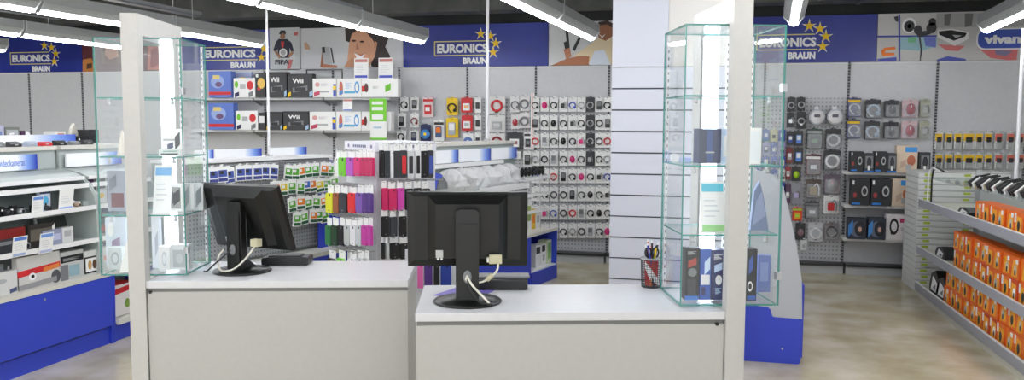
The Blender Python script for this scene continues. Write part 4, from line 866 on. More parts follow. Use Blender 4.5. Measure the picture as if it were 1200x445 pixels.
def inkpack(u, ztop, cn, cm, lab, white=False, w=.1, h=.135):
    key = (cn, white)
    if key not in IC:
        b = MB(); b.rrect(-w/2, w/2, 0, h, .01, -.012, 0, PAPER, n=2); b.box(-.015, .015, -.004, 0, h, h+.014, PAPER)
        c = MB(); c.box(-w*.4, w*.4, -.0145, -.0121, h*.34, h*.76, cm); c.box(-w*.3, w*.1, -.0155, -.0146, h*.5, h*.7, WHITE if not white else DARK); c.box(-w*.44, w*.44, -.014, -.0121, h*.06, h*.26, DGRN if not white else mat(60, 70, 140))
        IC[key] = [('pack', b.mesh('pack')), ('print', c.mesh('print'))]
    o = place(IC[key], 'ink_cartridge_pack', U(lab), 'ink cartridge', IK.at(u, ztop-h+random.uniform(-.012, .008), random.uniform(0, .03)), G2, 'hanging ink cartridge packs')
    o.rotation_euler = (0, random.uniform(-.13, .13), G2+random.uniform(-.2, .05))
    hook(T_, (u-X0, .02, ztop+.008))
rows_ = [(1.24, .75, 1.5, 'top'), (1.045, .62, 1.5, 'second'), (.855, .72, 1.34, 'third'), (.685, .9, 1.3, 'lowest')]
# rows sit at the heights where the photo shows them
rr_ = [((330, 193), (396, 190), 'top', 8), ((316, 211), (394, 207), 'second', 9), ((336, 230), (391, 226), 'third', 6), ((342, 248), (384, 243), 'lowest', 5)]
for (p0, p1, nm, n) in rr_:
    ua, za_ = IK.uv(*p0); ub, zb2 = IK.uv(*p1); zt = (za_+zb2)/2
    for j in range(n):
        u = ua+(ub-ua)*(j+.5)/n; cn, cm = inkc[(j*2+len(nm)) % (3 if nm != 'second' else 5)]
        inkpack(u, zt, cn, cm, '%s ink cartridge pack, %s in the %s hook row' % (cn, o_[j], nm))
for j in range(8):
    u = IK.uv(246, 192)[0]+j*.098
    z = 1.24
    inkpack(u, z, 'blue', mat(70, 90, 170), 'white and blue ink pack, %s in the row left of the green packs' % o_[j], True)
for j in range(4):
    u = IK.uv(288, 205)[0]+j*.098
    inkpack(u, 1.05, 'sky', mat(110, 150, 200), 'pale blue ink pack, %s in the short row behind the left monitor' % o_[j], True)

# ------------------------------------------------------------ middle gondola with header lights and wrapped goods
MP = onz(652, 325, 0); mid = Plane(MP, G2); M4_ = Plane(mid.at(0, 0, -.4), G2)
LM = 2.45
T_ = gondola(mid.at(-LM, 0, 0), G2, LM-.0, 'blue and grey gondola with three header signs behind the right monitor', 3, depth=.7, shelves=False, full=False, up=M4_.uv(606, 186)[0]+LM)
midg = T_
MB().box(0, LM-.62, 0, .03, .136, .498, BLUE).build('front_panel', T_)
MB().box(LM-.6, LM-.02, .0, .4, .14, .155, WHITE).build('low_shelf', T_); MB().box(LM-.62, LM-.6, .0, .4, .0, .5, BLUE).build('partition', T_)
MB().box(LM-.6, LM, -.006, .0, .0, .14, BLUE).build('low_front', T_)
for k, (xa_, xb_) in enumerate(((510, 536.5), (537.5, 574.5), (575.5, 605))):
    ua = M4_.uv(xa_, 186)[0]+LM; ub = M4_.uv(xb_, 186)[0]+LM
    header(T_, ua, ub, .395, 1.25, 1.365)
MB().box(0.4, LM-.5, .36, .395, 1.21, 1.245, WHITE).build('light_canopy', T_)
# goods in the open base
Mb = Plane(mid.at(0, 0, -.06), G2)
gq = 'cartons in the open base of the middle gondola'
for k, (r, c, P, lab) in enumerate((((628, 287, 633.5, 316), WHITE, [(.1, .9, .6, .9, DARK, 'r')], 'white carton with dark top, nearest in the blue base'), ((634, 286, 640, 312), PAPER, [(.2, .8, .65, .95, BLACK, 'r'), (.3, .7, .2, .5, LGREY, 'r')], 'white carton with black print in the blue base'),
        ((640.5, 281, 647, 308), mat(214, 224, 190), [(.2, .8, .2, .9, mat(150, 190, 110), 'r')], 'pale green carton at the far end of the blue base'))):
    box_at(Mb, r, c, P, lab, .1, .156, group=gq, out=0, back=True)
# shelf of upright packs over the base: row of white, yellow and orange goods right of the monitor
Mt = Plane(mid.at(0, 0, -.2), G2)
for k, (r, c, P, lab) in enumerate((((616, 234, 623, 268), PAPER, [(.2, .9, .3, .8, mat(150, 170, 90), 'r')], 'white pack with green print on the middle gondola tray'), ((623.5, 245, 627.5, 266), mat(226, 190, 60), [(.2, .8, .3, .7, ORG, 'r')], 'narrow yellow pack on the middle gondola tray'),
        ((628, 246, 633, 264), PAPER, [(.2, .8, .3, .7, LGREY, 'r')], 'narrow white pack on the middle gondola tray'))):
    box_at(Mt, r, c, P, lab, .08, .5155, group='packs on the middle gondola tray', out=0, back=True)
T2 = thing('wire_display_shelf', U('small white tiered shelf with dark headsets on the middle gondola'), 'display shelf', Mt.at(Mt.uv(628, 240)[0], .5155, -.1), G2)
b = MB()
for xx in (-.3, .3): b.tube([(xx, 0, 0), (xx, 0, .55)], .008, WHITE, 6)
b.build('post', T2)
for k, z in enumerate((.17, .34, .51)):
    MB().box(-.3, .3, -.12, .02, z, z+.012, WHITE).box(-.3, .3, -.128, -.12, z, z+.035, WHITE).build('shelf_board', T2)
for j in range(7):
    b = product('mouse', .12, .15, BLACK, DARK, -.02, .5)
    place([('headset', b)], 'small_headset', U('small black headset, %s on the tiered white shelf' % o_[j]), 'headset', Mt.at(Mt.uv(628, 240)[0]-.25+j*.08, .5155+.522, -.05), G2, 'headsets on the tiered shelf')
# wrapped goods: a heap of clear plastic bags
PLA = glassmat('plastic_bag', (.9, .92, .93), .6, (1, 1, 1))
for k, (x, y, s_, a) in enumerate(((524, 210, .14, .3), (538, 207, .16, -.2), (552, 205, .15, .5), (566, 204, .16, .1), (580, 207, .15, -.4), (592, 214, .13, .2))):
    u, z = M4_.uv(x, y); rnd = random.Random(k+3)
    T2 = thing('plastic_bag', U('clear plastic bag of pale goods on the middle gondola, %s from the left' % o_[k]), 'bag', M4_.at(u, .992, .03), G2+a*.2, 'clear plastic bags on the middle gondola')
    b = MB(); n = 14; ring = []
    for i, (zz, rr) in enumerate(((0, .8), (.05, 1.05), (.11, 1.0), (.16, .8), (.195, .5), (.21, .2))):
        for q in range(n):
            an = 2*pi*q/n; rv = 1.15*s_*rr*(1+.22*rnd.uniform(-1, 1)); ring.append((rv*cos(an), rv*.75*sin(an), zz+rnd.uniform(-.006, .006)))
    b.add(ring, [(i*n+q, i*n+(q+1) % n, (i+1)*n+(q+1) % n, (i+1)*n+q) for i in range(5) for q in range(n)]+[tuple(range(n))], PLA)
    b.build('bag_film', T2)
    c = MB()
    for j in range(4):
        an = rnd.uniform(-.5, .5); T3 = Matrix.Translation((rnd.uniform(-.06, .06), rnd.uniform(-.05, .04), .02))@Matrix.Rotation(an, 4, 'Y')
        c.box(-.025, .025, -.01, .01, 0, .15, (WHITE, DARK, PAPER, MGREY)[j], T=T3)
    c.build('wrapped_goods', T2)
(MB().box(-.95, 0.05, -.2, .25, -.02, 0, GREYG).box(-.95, 0.05, -.215, -.2, -.03, .03, WHITE).box(-.95, .05, .2, .25, -.5, -.02, GREYG).box(-.95, -.93, -.2, .25, -.5, -.02, GREYG).box(.03, .05, -.2, .25, -.5, -.02, GREYG).build('goods_tray', midg, loc=(M4_.uv(596, 220)[0]+LM, .4, .985)))
# blue curved side cheek left of the bags
u, z = M4_.uv(522, 220)
b = MB(); b.prism([(-.12, 0), (.1, 0), (.09, .06), (.02, .12), (-.08, .14), (-.12, .12)], -.0, .03, mat(70, 90, 200)); b.prism([(-.06, 0), (.1, 0), (.09, .05), (.03, .1), (-.03, .08)], -.01, 0, MGREY)
tag(b.build('curved_cheek', loc=mid.at(mid.uv(522, 222)[0], mid.uv(522, 222)[1], -.05), rz=G2), U('blue and grey curved end cheek left of the plastic bags'), 'panel')

# ------------------------------------------------------------ phone case tower
TC = onz(441, 166.5, 1.485); WT = .43
la, ra_ = radians(-39.3), radians(50.7)
TL_ = Plane(TC, la); TR_ = Plane(TC, ra_)
T_ = thing('display_tower', U('white two-sided display tower hung with phone cases'), 'display stand', (TC.x, TC.y, 0), la)
WF = mat(218, 220, 224, rough=.4)
# local frame of the left face: x<0 towards its left edge; the right face goes back along local +y
MB().box(-WT, 0, 0, WT, .08, 1.42, WF).build('tower_body', T_, bevel=.004)
hl = MB(); hl.box(-WT-.005, .005, -.006, WT+.005, 1.425, 1.485, mat(226, 226, 234)); hl.build('header_band', T_)
for s_, rot in ((0, 0), (1, 1)):
    b = MB()
    for k, (a, c, txt) in enumerate(((.1, .16, 'H'), (.28, .72, 'HAMA MOBILE'), (.84, .9, 'H'))):
        if k == 1: [b.box(-WT*c+i*.027, -WT*c+i*.027+.018, -.008, -.006, .022, .04, mat(130, 132, 160)) for i in range(7)]
        else: b.ell(-WT*(a+.03), .031, .012, .012, -.008, -.006, mat(130, 130, 160), 10)
    o = b.build('header_print', T_, loc=(0, 0, 1.425))
    if s_: o.rotation_euler = (0, 0, pi/2); o.location = (.0, WT, 1.425)
MB().box(-WT+.03, -.03, .03, WT-.03, 0, .08, DARK).build('base', T_)
def pouch(pl, r, col, lab, kind='case', out=.0, tab=10, grp_='phone cases on the display tower', m2=None):
    """hanging phone case: white euro tab card above, padded case below"""
    u, w, z, h = rect(pl, *r); th = .018
    a = MB(); ht = (tab)*h/(r[3]-r[1])
    a.box(-w*.42, w*.42, -.003, 0, h-.004, h+ht, PAPER); a.box(-w*.12, w*.12, -.004, -.003, h+ht*.75, h+ht*.85, LGREY)
    b = MB(); b.rrect(-w*.47, w*.47, 0, h, w*.16, -th, -.0005, col)
    if m2: b.rrect(-w*.3, w*.3, h*.15, h*.8, w*.1, -th-.002, -th, m2)
    else: b.ell(w*.12, h*.9, w*.09, w*.09, -th-.001, -th, BLACK if col is not BLACK else MGREY, 10); b.ell(0, h*.12, w*.1, w*.05, -th-.001, -th, MGREY, 8)
    return place([('hang_card', a), ('phone_case' if kind == 'case' else 'accessory', b)], 'phone_case_pack', U(lab), 'phone case', pl.at(u, z, 0), pl.rz, grp_)
TLo = Plane(TL_.at(0, 0, .10), la); TRo = Plane(TR_.at(0, 0, .10), ra_)
cp = {'white': mat(224, 224, 226), 'lime green': mat(112, 196, 36), 'lilac': mat(178, 84, 190), 'pink': mat(214, 50, 120), 'crimson': mat(196, 26, 90), 'yellow': mat(214, 216, 30), 'brown': mat(150, 84, 40), 'dark grey': mat(46, 50, 56),
      'red': mat(220, 40, 40), 'purple': mat(124, 84, 170), 'violet': mat(84, 50, 130), 'green': mat(46, 120, 66), 'dark green': mat(30, 66, 36), 'black': BLACK, 'pale grey': mat(186, 190, 188), 'silver': mat(200, 204, 206), 'magenta': mat(196, 60, 160)}
tl = [[(394.5, 'white'), (399, 'lime green'), (408, 'lilac'), (417, 'pink'), (425, 'crimson'), (430, 'crimson'), (434.5, 'crimson')], [(384, 'yellow'), (392.5, 'brown'), (399.5, 'dark grey'), (410, 'red'), (419, 'purple'), (427.5, 'violet'), (433, 'violet')],
      [(383.5, 'green'), (390, 'dark green'), (398, 'black'), (405.5, 'pale grey'), (412.5, 'white'), (419.5, 'silver'), (426, 'magenta'), (432.5, 'magenta')], [(386, 'black'), (397, 'lime green'), (410, 'white'), (419, 'silver'), (428, 'pale grey')]]
ty = [(184.5, 206), (226, 249), (264, 287), (302.5, 325)]
for i, row in enumerate(tl):
    for j, (x, cn) in enumerate(row):
        xe = row[j+1][0] if j+1 < len(row) else x+5
        x2 = min(xe, x+9)
        pouch(TLo, (x+.1, ty[i][0], max(x2, x+4.8), ty[i][1]), cp[cn], '%s phone case, %s in the %s row of the tower left side' % (cn, o_[j], o_[i]), tab=9)
trr = [[(444, 5, 'black', None), (449, 7, 'dark grey', None), (456, 4, 'white', None), (460, 9, 'dark grey', DARK), (468, 8, 'dark grey', RED), (476, 8, 'silver', DARK), (485, 7, 'white', BLACK), (492, 8, 'black', None), (500, 7, 'dark grey', mat(60, 80, 160))],
       [(446.5, 7, 'crimson', None), (454, 10, 'crimson', None), (464, 8.5, 'magenta', None), (474, 9, 'black', None), (484, 9, 'black', None), (494, 9, 'black', None)],
       [(446, 9, 'black', None), (456, 8.5, 'dark grey', None), (466.5, 9, 'black', None), (477, 8, 'silver', None), (486, 9, 'black', None)],
       [(446, 4, 'black', None), (451, 4, 'pale grey', None), (456, 11, 'black', None), (467.5, 10, 'black', None), (478.5, 8, 'black', None)]]
tyr = [(176, 208), (220, 246), (253, 277), (284, 303)]
for i, row in enumerate(trr):
    for j, (x, wpx, cn, m2) in enumerate(row):
        pouch(TRo, (x, tyr[i][0]+(j % 2)*.6, x+wpx-.3, tyr[i][1]), cp[cn], '%s phone case, %s in the %s row of the tower right side' % (cn, o_[j], o_[i]), tab=8, m2=m2)
for pl, ys, ax in ((TL_, ty, 0), (TR_, tyr, 1)):
    for i, (ya, yb2) in enumerate(ys):
        z = pl.uv(441, ya-8)[1]
        for j in range(7):
            o = bpy.data.objects.new('hook', HK); S.collection.objects.link(o); o.parent = T_
            if ax == 0: o.location = (-WT+.04+j*.058, 0, z)
            else: o.location = (0, .04+j*.058, z); o.rotation_euler = (0, 0, pi/2)
# lower rack between the counters
RK = Plane(onz(505, 322, .72), radians(20))
T_ = thing('case_rack', U('low white rack of coloured cases seen under the right monitor'), 'rack', RK.at(-.15, 0, -.06), radians(20))
MB().box(0, .36, 0, .02, 0, .86, WF).box(0, .36, -.1, .0, .0, .03, WF).build('rack_board', T_)
for j, (x0, x1, cn) in enumerate(((489, 496, 'pink'), (497, 507, 'violet'), (508, 515, 'black'), (516, 529, 'blue'))):
    pouch(RK, (x0, 309, x1, 337), cp.get(cn, mat(36, 60, 150)) if cn != 'pink' else mat(230, 110, 180), '%s pouch on the low rack under the right monitor' % cn, tab=8, grp_='pouches on the low rack')

# ------------------------------------------------------------ gondola end right of the right panel
GXR, GYR = .655, 5.64
T_ = thing('shelf_gondola', U('grey gondola end with blue base beside the right white panel'), 'display shelf', (GXR, GYR, 0), 0, 'curved blue based gondolas')
b = MB(); b.prism([(-.19, .32), (-.18, .315), (0, .31), (-.01, .57), (-.045, .78), (-.09, .97), (-.145, 1.19), (-.2, 1.27), (-.3, 1.3), (-.3, .385), (-.22, .38), (-.2, .36)], 0, .02, mat(178, 182, 190, rough=.4)); b.prism([(-.3, .385), (-.3, 1.3), (-.9, 1.3), (-.9, .385)], 0, .02, mat(178, 182, 190, rough=.4))
b.build('end_panel', T_)
b = MB(); b.prism([(0, .05), (0, .309), (-.18, .314), (-.19, .319), (-.201, .359), (-.221, .379), (-.301, .384), (-.9, .384), (-.9, 0), (-.02, 0), (-.005, .01)], 0, .02, BLUE); b.build('base_end', T_)
MB().box(-.88, -.02, .021, 2.4, 0, .3, BLUE).build('base', T_); MB().box(-.88, -.3, .021, 2.4, .301, 1.29, GREYG).build('body', T_)
for z in (.31, .7, .95): MB().box(-.3, -.05 if z < .9 else -.12, .022, 2.4, z, z+.015, WHITE).build('shelf', T_)
MB().box(.005, .02, .1, 2.3, .02, .52, BLUE).build('side_board', T_)
MB().ell(-.12, .1, .006, .006, -.003, 0, SILVER).build('lock', T_)
# colourful pack wall seen through the right case
for i in range(6):
    for j in range(4):
        x0 = 884+j*9.5; y0 = 152+i*15.5
        cn, cm = (('pale yellow', mat(220, 214, 160)), ('white', PAPER), ('blue', mat(70, 90, 190)), ('lilac', mat(170, 160, 210)))[(i+j*2) % 4]
        blis_at(WALL, (x0, y0, x0+8, y0+13.5), mat(60, 80, 170) if (i+j) % 2 else cm, 'phone' if j % 2 else 'plug', cm if (i+j) % 2 else DARK, WHITE, None, '%s pack, %s across and %s down behind the right glass case' % (cn, o_[j], o_[i]), 'packs behind the right glass case')

# ------------------------------------------------------------ stack of flat white trays
SX, SY = 2.005, 8.5
for k in range(20):
    lab = 'flat white carton with green labels, %s in the tall stack' % ('lowest' if k == 0 else 'topmost' if k == 19 else (o_[k]+' from the bottom' if k < 10 else o_[18-k+1]+' from the top'))
    T_ = thing('flat_carton', U(lab), 'carton', (SX, SY, k*.0582), 0, 'stacked flat white cartons')
    if k == 0:
        m0 = MB().box(.0, .8, 0, .5, .001, .0555, mat(214, 216, 214)).mesh('carton_body', .003); m1 = MB().box(-.03, .03, -.0015, 0, .016, .038, mat(170, 190, 60)).mesh('label')
        m2 = MB().box(0.004, .796, -.0008, .0, .046, .05, MGREY).mesh('lid_seam')
    for nm, me, lc in (('carton_body', m0, (0, 0, 0)), ('label', m1, (.085+.006*(k % 3-1), 0, 0)), ('label', m1, (.43+.005*((k*7) % 3-1), 0, 0)), ('lid_seam', m2, (0, 0, 0))):
        o = bpy.data.objects.new(nm, me); S.collection.objects.link(o); o.parent = T_; o.location = lc

# ------------------------------------------------------------ orange gondola on the right
OX = 1.98; OR = radians(-90); OP = Plane((OX, 0, 0), OR)   # u = -Y
OY1, OY0 = 8.3, 4.3; OL = OY1-OY0
T_ = thing('shelf_gondola', U('long grey gondola full of orange boxes at the right edge'), 'display shelf', (OX, OY1, 0), OR, 'curved blue based gondolas')
LIP = mat(160, 162, 170, rough=.35); CRM = mat(206, 204, 190, rough=.5)
b = MB(); b.box(0, OL, .02, .5, 0, .08, CRM); b.box(0, OL, 0, .5, .08, .1, CRM); b.box(0, OL, -.012, 0, .05, .125, LIP); b.box(0, OL, -.014, -.002, .125, .135, WHITE); b.box(0, OL, -.004, .02, .0, .05, CRM); b.build('base_tray', T_)
MB().box(0, OL, .5, .53, 0, 1.1, LGREY).build('back_panel', T_)
for z in (.44, .885):
    b = MB(); b.box(0, OL, 0, .5, z-.03, z, CRM); b.box(0, OL, -.012, -.001, z-.04, z+.03, LIP); b.box(0, OL, -.014, -.001, z+.03, z+.036, WHITE)
    b.build('shelf', T_)
MB().box(0.02, OL, .03, .5, 1.118, 1.126, glassmat('shelf_glass', (.93, .97, .96), .05)).build('glass_shelf', T_)
b = MB()
for yy in (.0, .03): b.tube([(.06, yy+.05, .887), (.055, yy+.05, 1.1), (.09, yy+.05, 1.19), (.2, yy+.05, 1.22), (.42, yy+.05, 1.2)], .008, BLACK if yy else WHITE, 6)
b.build('tube_frame', T_)
for x in (.02, 1.3, 2.6, OL-.02): MB().box(x-.012, x+.012, .46, .5, 0, 1.2, SILVER).build('upright', T_)
OM = noisy('orange_card', (224, 92, 14), (234, 112, 24), 14, .4); OM2 = mat(206, 72, 26); AMB = mat(240, 166, 40)
OV = []
for v in range(4):
    w_, h_ = .155, .15
    c = MB().box(-w_/2, w_/2, 0, .12, 0, h_, OM if v != 3 else OM2)
    p = MB(); p.prism([(-w_*.38, h_*.08), (w_*.3, h_*.12), (w_*.34, h_*.8), (-w_*.2, h_*.84)], -.0012, 0, AMB)
    p.ell(-w_*.05+v*.01, h_*.42, w_*.16, h_*.22, -.0024, -.0012, (LGREY, DARK, mat(200, 190, 170), WHITE)[v], 12); p.ell(-w_*.05+v*.01, h_*.3, w_*.08, h_*.14, -.0034, -.0024, DARK, 10)
    q = MB(); q.box(w_*.1, w_*.34, -.003, -.0012, h_*.7, h_*.9, WHITE) if v % 2 == 0 else q.box(-w_*.44, -w_*.28, -.003, -.0001, h_*.55, h_*.95, WHITE)
    OV.append([('carton_body', c.mesh('carton_body', .001)), ('print', p.mesh('print')), ('price_label', q.mesh('price_label'))])
def orow(zb, ystart, n, rown_, tiers, dz=.152, pit=.162):
    for t_ in range(tiers):
        for j in range(n):
            y = ystart-j*pit; rnd = random.Random(int(zb*100)*77+j*13+t_*5); v = rnd.choice((0, 1, 2, 0, 1, 2, 3))
            side = ('' if tiers == 1 else (' %s layer' % ('lower', 'upper', 'top')[t_]))
            lab = 'orange box on the %s%s, %s from the far end' % (rown_, side, o_[j] if j < 15 else o_[j-15]+' past fifteen')
            place(OV[v], 'orange_box', U(lab), 'box', (OX+.025+rnd.uniform(-.006, .012)+(.05*(t_ == 2)), y, zb+t_*dz), OR, 'orange boxes on the right gondola')
orow(.1015, 7.40, 18, 'bottom tray', 2)
orow(.4415, 7.22, 17, 'middle shelf', 2)
orow(.8865, 6.72, 14, 'top shelf', 1)
# black curved handsets lying on the glass shelf
hm = MB(); hm.tube([(0, 0, 0), (0, -.02, .03), (.01, .03, .075), (.03, .12, .1)], [.012, .014, .012, .006], BLACK, 8); hme = hm.mesh('handle')
hw = MB().tube([(0.018, .01, .0), (0.02, .0, .03), (.03, .05, .078)], .006, WHITE, 6).mesh('white_edge')
for j in range(17):
    y = 7.05-j*.115
    place([('handle', hme), ('white_edge', hw)], 'curved_handset', U('black curved handset on the glass shelf, %s from the far end' % (o_[j] if j < 15 else o_[j-15]+' past fifteen')), 'handset', (OX+.07+.02*(j % 2), y, 1.1275), OR, 'curved handsets on the glass shelf')
for k, (x, y, z, lab) in enumerate(((OX+.05, 7.15, .8865, 'black and white packet lying at the far end of the top orange shelf'), (OX+.05, 7.75, .4415, 'black and white packet lying at the far end of the middle orange shelf'), (OX+.04, 7.85, .1015, 'black and clear packet standing at the far end of the bottom tray'), (OX+.04, 7.62, .1015, 'dark grey packet standing beside the first bottom orange boxes'))):
    b = MB(); hh = (.07, .11, .22, .2)[k]
    b.prism([(-.14, 0), (.14, 0), (.16, hh*.5), (.04, hh), (-.1, hh*.8), (-.16, hh*.3)], .0, .09, BLACK if k % 2 == 0 else DARK); b.prism([(-.1, hh*.1), (.06, hh*.12), (.1, hh*.5), (-.04, hh*.7)], -.004, 0, WHITE)
    b.prism([(-.02, hh*.25), (.05, hh*.2), (.06, hh*.45)], -.006, -.004, MGREY)
    place([('packet', b)], 'packet', U(lab), 'packet', (x, y, z), OR, 'packets at the far end of the orange gondola')

# ------------------------------------------------------------ thin white poles
def pole(p, z0, z1, r, lab):
    T_ = thing('thin_pole', U(lab), 'pole', (p[0], p[1], z0), 0, 'thin white poles')
    MB().tube([(0, 0, 0.01), (0, 0, z1-z0)], r, mat(226, 226, 230), 10).build('shaft', T_); MB().lathe([(r*2.6, 0), (r*2.6, .008), (r*1.2, .02)], LGREY, n=12).build('foot_plate', T_); return T_
_p = Plane(ink.at(0, 0, -.2), G2); q = _p.at(_p.uv(315.5, 185)[0]); pole(q, 1.296, 3.45, .012, 'thin white pole rising from the ink gondola to the ceiling')
_p = Plane(mid.at(0, 0, -.55), G2); q = _p.at(_p.uv(571, 175)[0]); pole(q, 1.431, 3.45, .015, 'thin white pole in front of the middle banner')
q = onz(1197, 196, 1.2); pole((q.x+.25, 7.0), 1.13, 2.49, .016, 'thin white pole at the right edge above the orange gondola') if 0 else None
q = Plane((0, 8.0, 0), 0).at(Plane((0, 8.0, 0), 0).uv(1195.5, 120)[0], 0, 0); pole(q, 0, 2.45, .018, 'thin white pole at the right edge behind the orange gondola')
# ============================================================ ON THE COUNTERS
PLAS = mat(6, 7, 7, rough=.34); PLAS2 = mat(12, 13, 13, rough=.4); BEIGE = mat(196, 190, 160, rough=.5)
def monitor(loc, rz, w, h, zc, tilt, label, turn=0):
    T_ = thing('computer_monitor', label, 'monitor', loc, rz, 'black monitors seen from behind')
    # screen assembly built around the hinge, then tilted; back faces local -y
    X = Matrix.Translation((0, 0, zc))@Matrix.Rotation(radians(tilt), 4, 'X')
    hw, hh = w/2, h/2
    def frus(b, r0, y0, r1, y1, m):
        vs = [(r0[0], y0, r0[2]), (r0[1], y0, r0[2]), (r0[1], y0, r0[3]), (r0[0], y0, r0[3]), (r1[0], y1, r1[2]), (r1[1], y1, r1[2]), (r1[1], y1, r1[3]), (r1[0], y1, r1[3])]
        b.add(vs, [(0, 1, 2, 3), (7, 6, 5, 4), (0, 4, 5, 1), (1, 5, 6, 2), (2, 6, 7, 3), (3, 7, 4, 0)], m, T=X)
    b = MB(); frus(b, (-hw, hw, -hh, hh), .03, (-hw+.002, hw-.002, -hh+.002, hh-.002), .012, PLAS)
    frus(b, (-hw+.004, hw-.004, -hh+.004, hh-.004), .012, (-hw+.03, hw-.03, -hh+.03, hh-.018), .004, PLAS2)
    b.build('rear_housing', T_)
    b = MB(); frus(b, (-hw*.66, hw*.66, -hh+.03, hh-.012), .004, (-hw*.52, hw*.52, -hh+.04, hh-.045), -.026, PLAS); b.build('raised_back', T_)
    b = MB(); b.box(-hw+.001, hw-.001, .0301, .036, -hh+.001, hh-.001, PLAS, T=X); b.build('bezel', T_)
    MB().box(-hw+.018, hw-.018, .0362, .0375, -hh+.02, hh-.018, mat(30, 34, 44, rough=.12), T=X).build('screen', T_)
    MB().box(-.055, .055, -.032, -.026, -.05, .05, PLAS2, T=X).build('mount_plate', T_)
    # ports
    b = MB(); b.box(-hw*.52, -hw*.40, -.03, -.02, -hh+.045, -hh+.075, SILVER, T=X); b.box(-hw*.5, -hw*.47, -.032, -.03, -hh+.036, -hh+.044, PAPER, T=X); b.box(-hw*.44, -hw*.41, -.032, -.03, -hh+.036, -hh+.044, PAPER, T=X); b.build('port', T_)
    # column and foot
    b = MB(); b.prism([(-.042, 0.012), (.042, .012), (.042, zc+.075), (.03, zc+.085), (-.03, zc+.085), (-.042, zc+.075)], -.072, -.034, PLAS)
    b.prism([(-.034, .012), (.034, .012), (.034, zc+.03), (-.034, zc+.03)], -.078, -.072, PLAS2); b.build('stand_column', T_, bevel=.003)
    b = MB(); R_ = Matrix.Rotation(pi/2, 4, 'X')
    b.lathe([(.011, 0), (.017, 0), (.017, .006), (.011, .006)], MGREY, n=16, T=Matrix.Translation((0, -.078, .11))@R_@Matrix.Scale(1.5, 4, (0, 1, 0))); b.build('cable_hole', T_)
    b = MB(); b.lathe([(0, 0), (.132, 0), (.136, .004), (.13, .01), (.06, .018), (.04, .026), (0, .026)], PLAS, (0, -.02, 0), 36); b.build('foot', T_)
    MB().prism([(-.07, .012), (-.04, .06), (-.02, .06), (.04, .014)], -.04, .04, PLAS, 'x', T=Matrix.Translation((0, .0, 0))).build('foot_neck', T_)
    return T_, X
m2, X2 = monitor(CL(.192, .215, .9005), CA+radians(0), .478, .302, .283, 4, 'large black monitor seen from behind on the nearest counter')
# its signal cable
def cable(pts, T_, r=.0045, mt=None, nm='signal_cable'):
    # smooth through control points
    P = [Vector(p) for p in pts]; out = []
    for i in range(len(P)-1):
        p0 = P[max(i-1, 0)]; p1 = P[i]; p2 = P[i+1]; p3 = P[min(i+2, len(P)-1)]
        for k in range(6):
            t = k/6; out.append(.5*((2*p1)+(p2-p0)*t+(2*p0-5*p1+4*p2-p3)*t*t+(3*p1-p0-3*p2+p3)*t**3))
    out.append(P[-1]); return MB().tube(out, r, mt or mat(220, 216, 204, rough=.5), 8).build(nm, T_)
cable([(.12, -.045, .158), (.115, -.055, .13), (.085, -.06, .10), (.05, -.062, .085), (.01, -.07, .085), (-.005, -.09, .10), (0, -.083, .115)], m2)
MB().box(.085, .135, -.052, -.03, .155, .19, BEIGE).box(.075, .085, -.05, -.034, .16, .18, PAPER).build('plug', m2, bevel=.002)
MB().tube([(.098, -.0575, .113), (.075, -.0605, .094)], .01, BEIGE, 10).build('ferrite_bead', m2)
cable([(0, -.085, .11), (.02, -.10, .08), (.05, -.115, .05), (.075, -.125, .025), (.085, -.13, .014)], m2)
cable([(0, -.085, .105), (.015, -.11, .06), (.05, -.13, .022), (.09, -.135, .014), (.10, -.12, .013)], m2, .004, BLACK, 'power_cable')
m1, X1 = monitor(CL(-.872, .90, .9005), radians(-10), .465, .33, .25, 20, 'black monitor turned sideways on the left counter')
cable([(.115, -.06, .135), (.10, -.08, .10), (.06, -.10, .05), (.02, -.12, .022), (-.04, -.12, .02), (-.07, -.10, .07), (-.05, -.085, .11)], m1)
MB().box(.095, .135, -.07, -.035, .13, .165, BEIGE).build('plug', m1, bevel=.002)
cable([(-.01, -.08, .11), (-.06, -.13, .05), (-.10, -.14, .014), (-.14, -.12, .006)], m1, .004, DARK, 'power_cable')
# purple mat
mp = [CL(x, y) for x, y in ((0, 0),)]
q = [onz(x, y, .9) for x, y in ((508, 346), (535, 337), (581, 339.5), (560, 350))]
c = q[0]; tag(MB().prism([((p-c).x, (p-c).y) for p in q], 0, .0015, mat(120, 108, 190), 'z').build('counter_mat', loc=(c.x, c.y, .9003)), U('thin purple mat under the foot of the nearest monitor'), 'mat')
# black terminal behind each monitor
T_ = thing('receipt_printer', U('flat black printer behind the large monitor, on the rear edge of the counter'), 'printer', CL(.335, .46, .9005), CA)
MB().box(-.11, .11, -.05, .06, 0, .045, BLACK).build('body', T_, bevel=.006); MB().box(-.12, .12, -.03, .06, .0455, .055, MGREY).build('lid', T_, bevel=.002)
T_ = thing('card_terminal', U('low black terminal behind the turned monitor on the left counter'), 'terminal', CL(-.70, 1.09, .9005), CA)
MB().rrect(-.13, .1, 0, .04, .012, -.06, .06, BLACK).build('body', T_); MB().box(-.10, .06, -.04, .04, .0405, .046, DARK).build('keypad', T_)
T_ = thing('desk_stand', U('small dark round foot behind the turned monitor'), 'stand', CL(-.76, 1.10, .9005), CA) if 0 else None

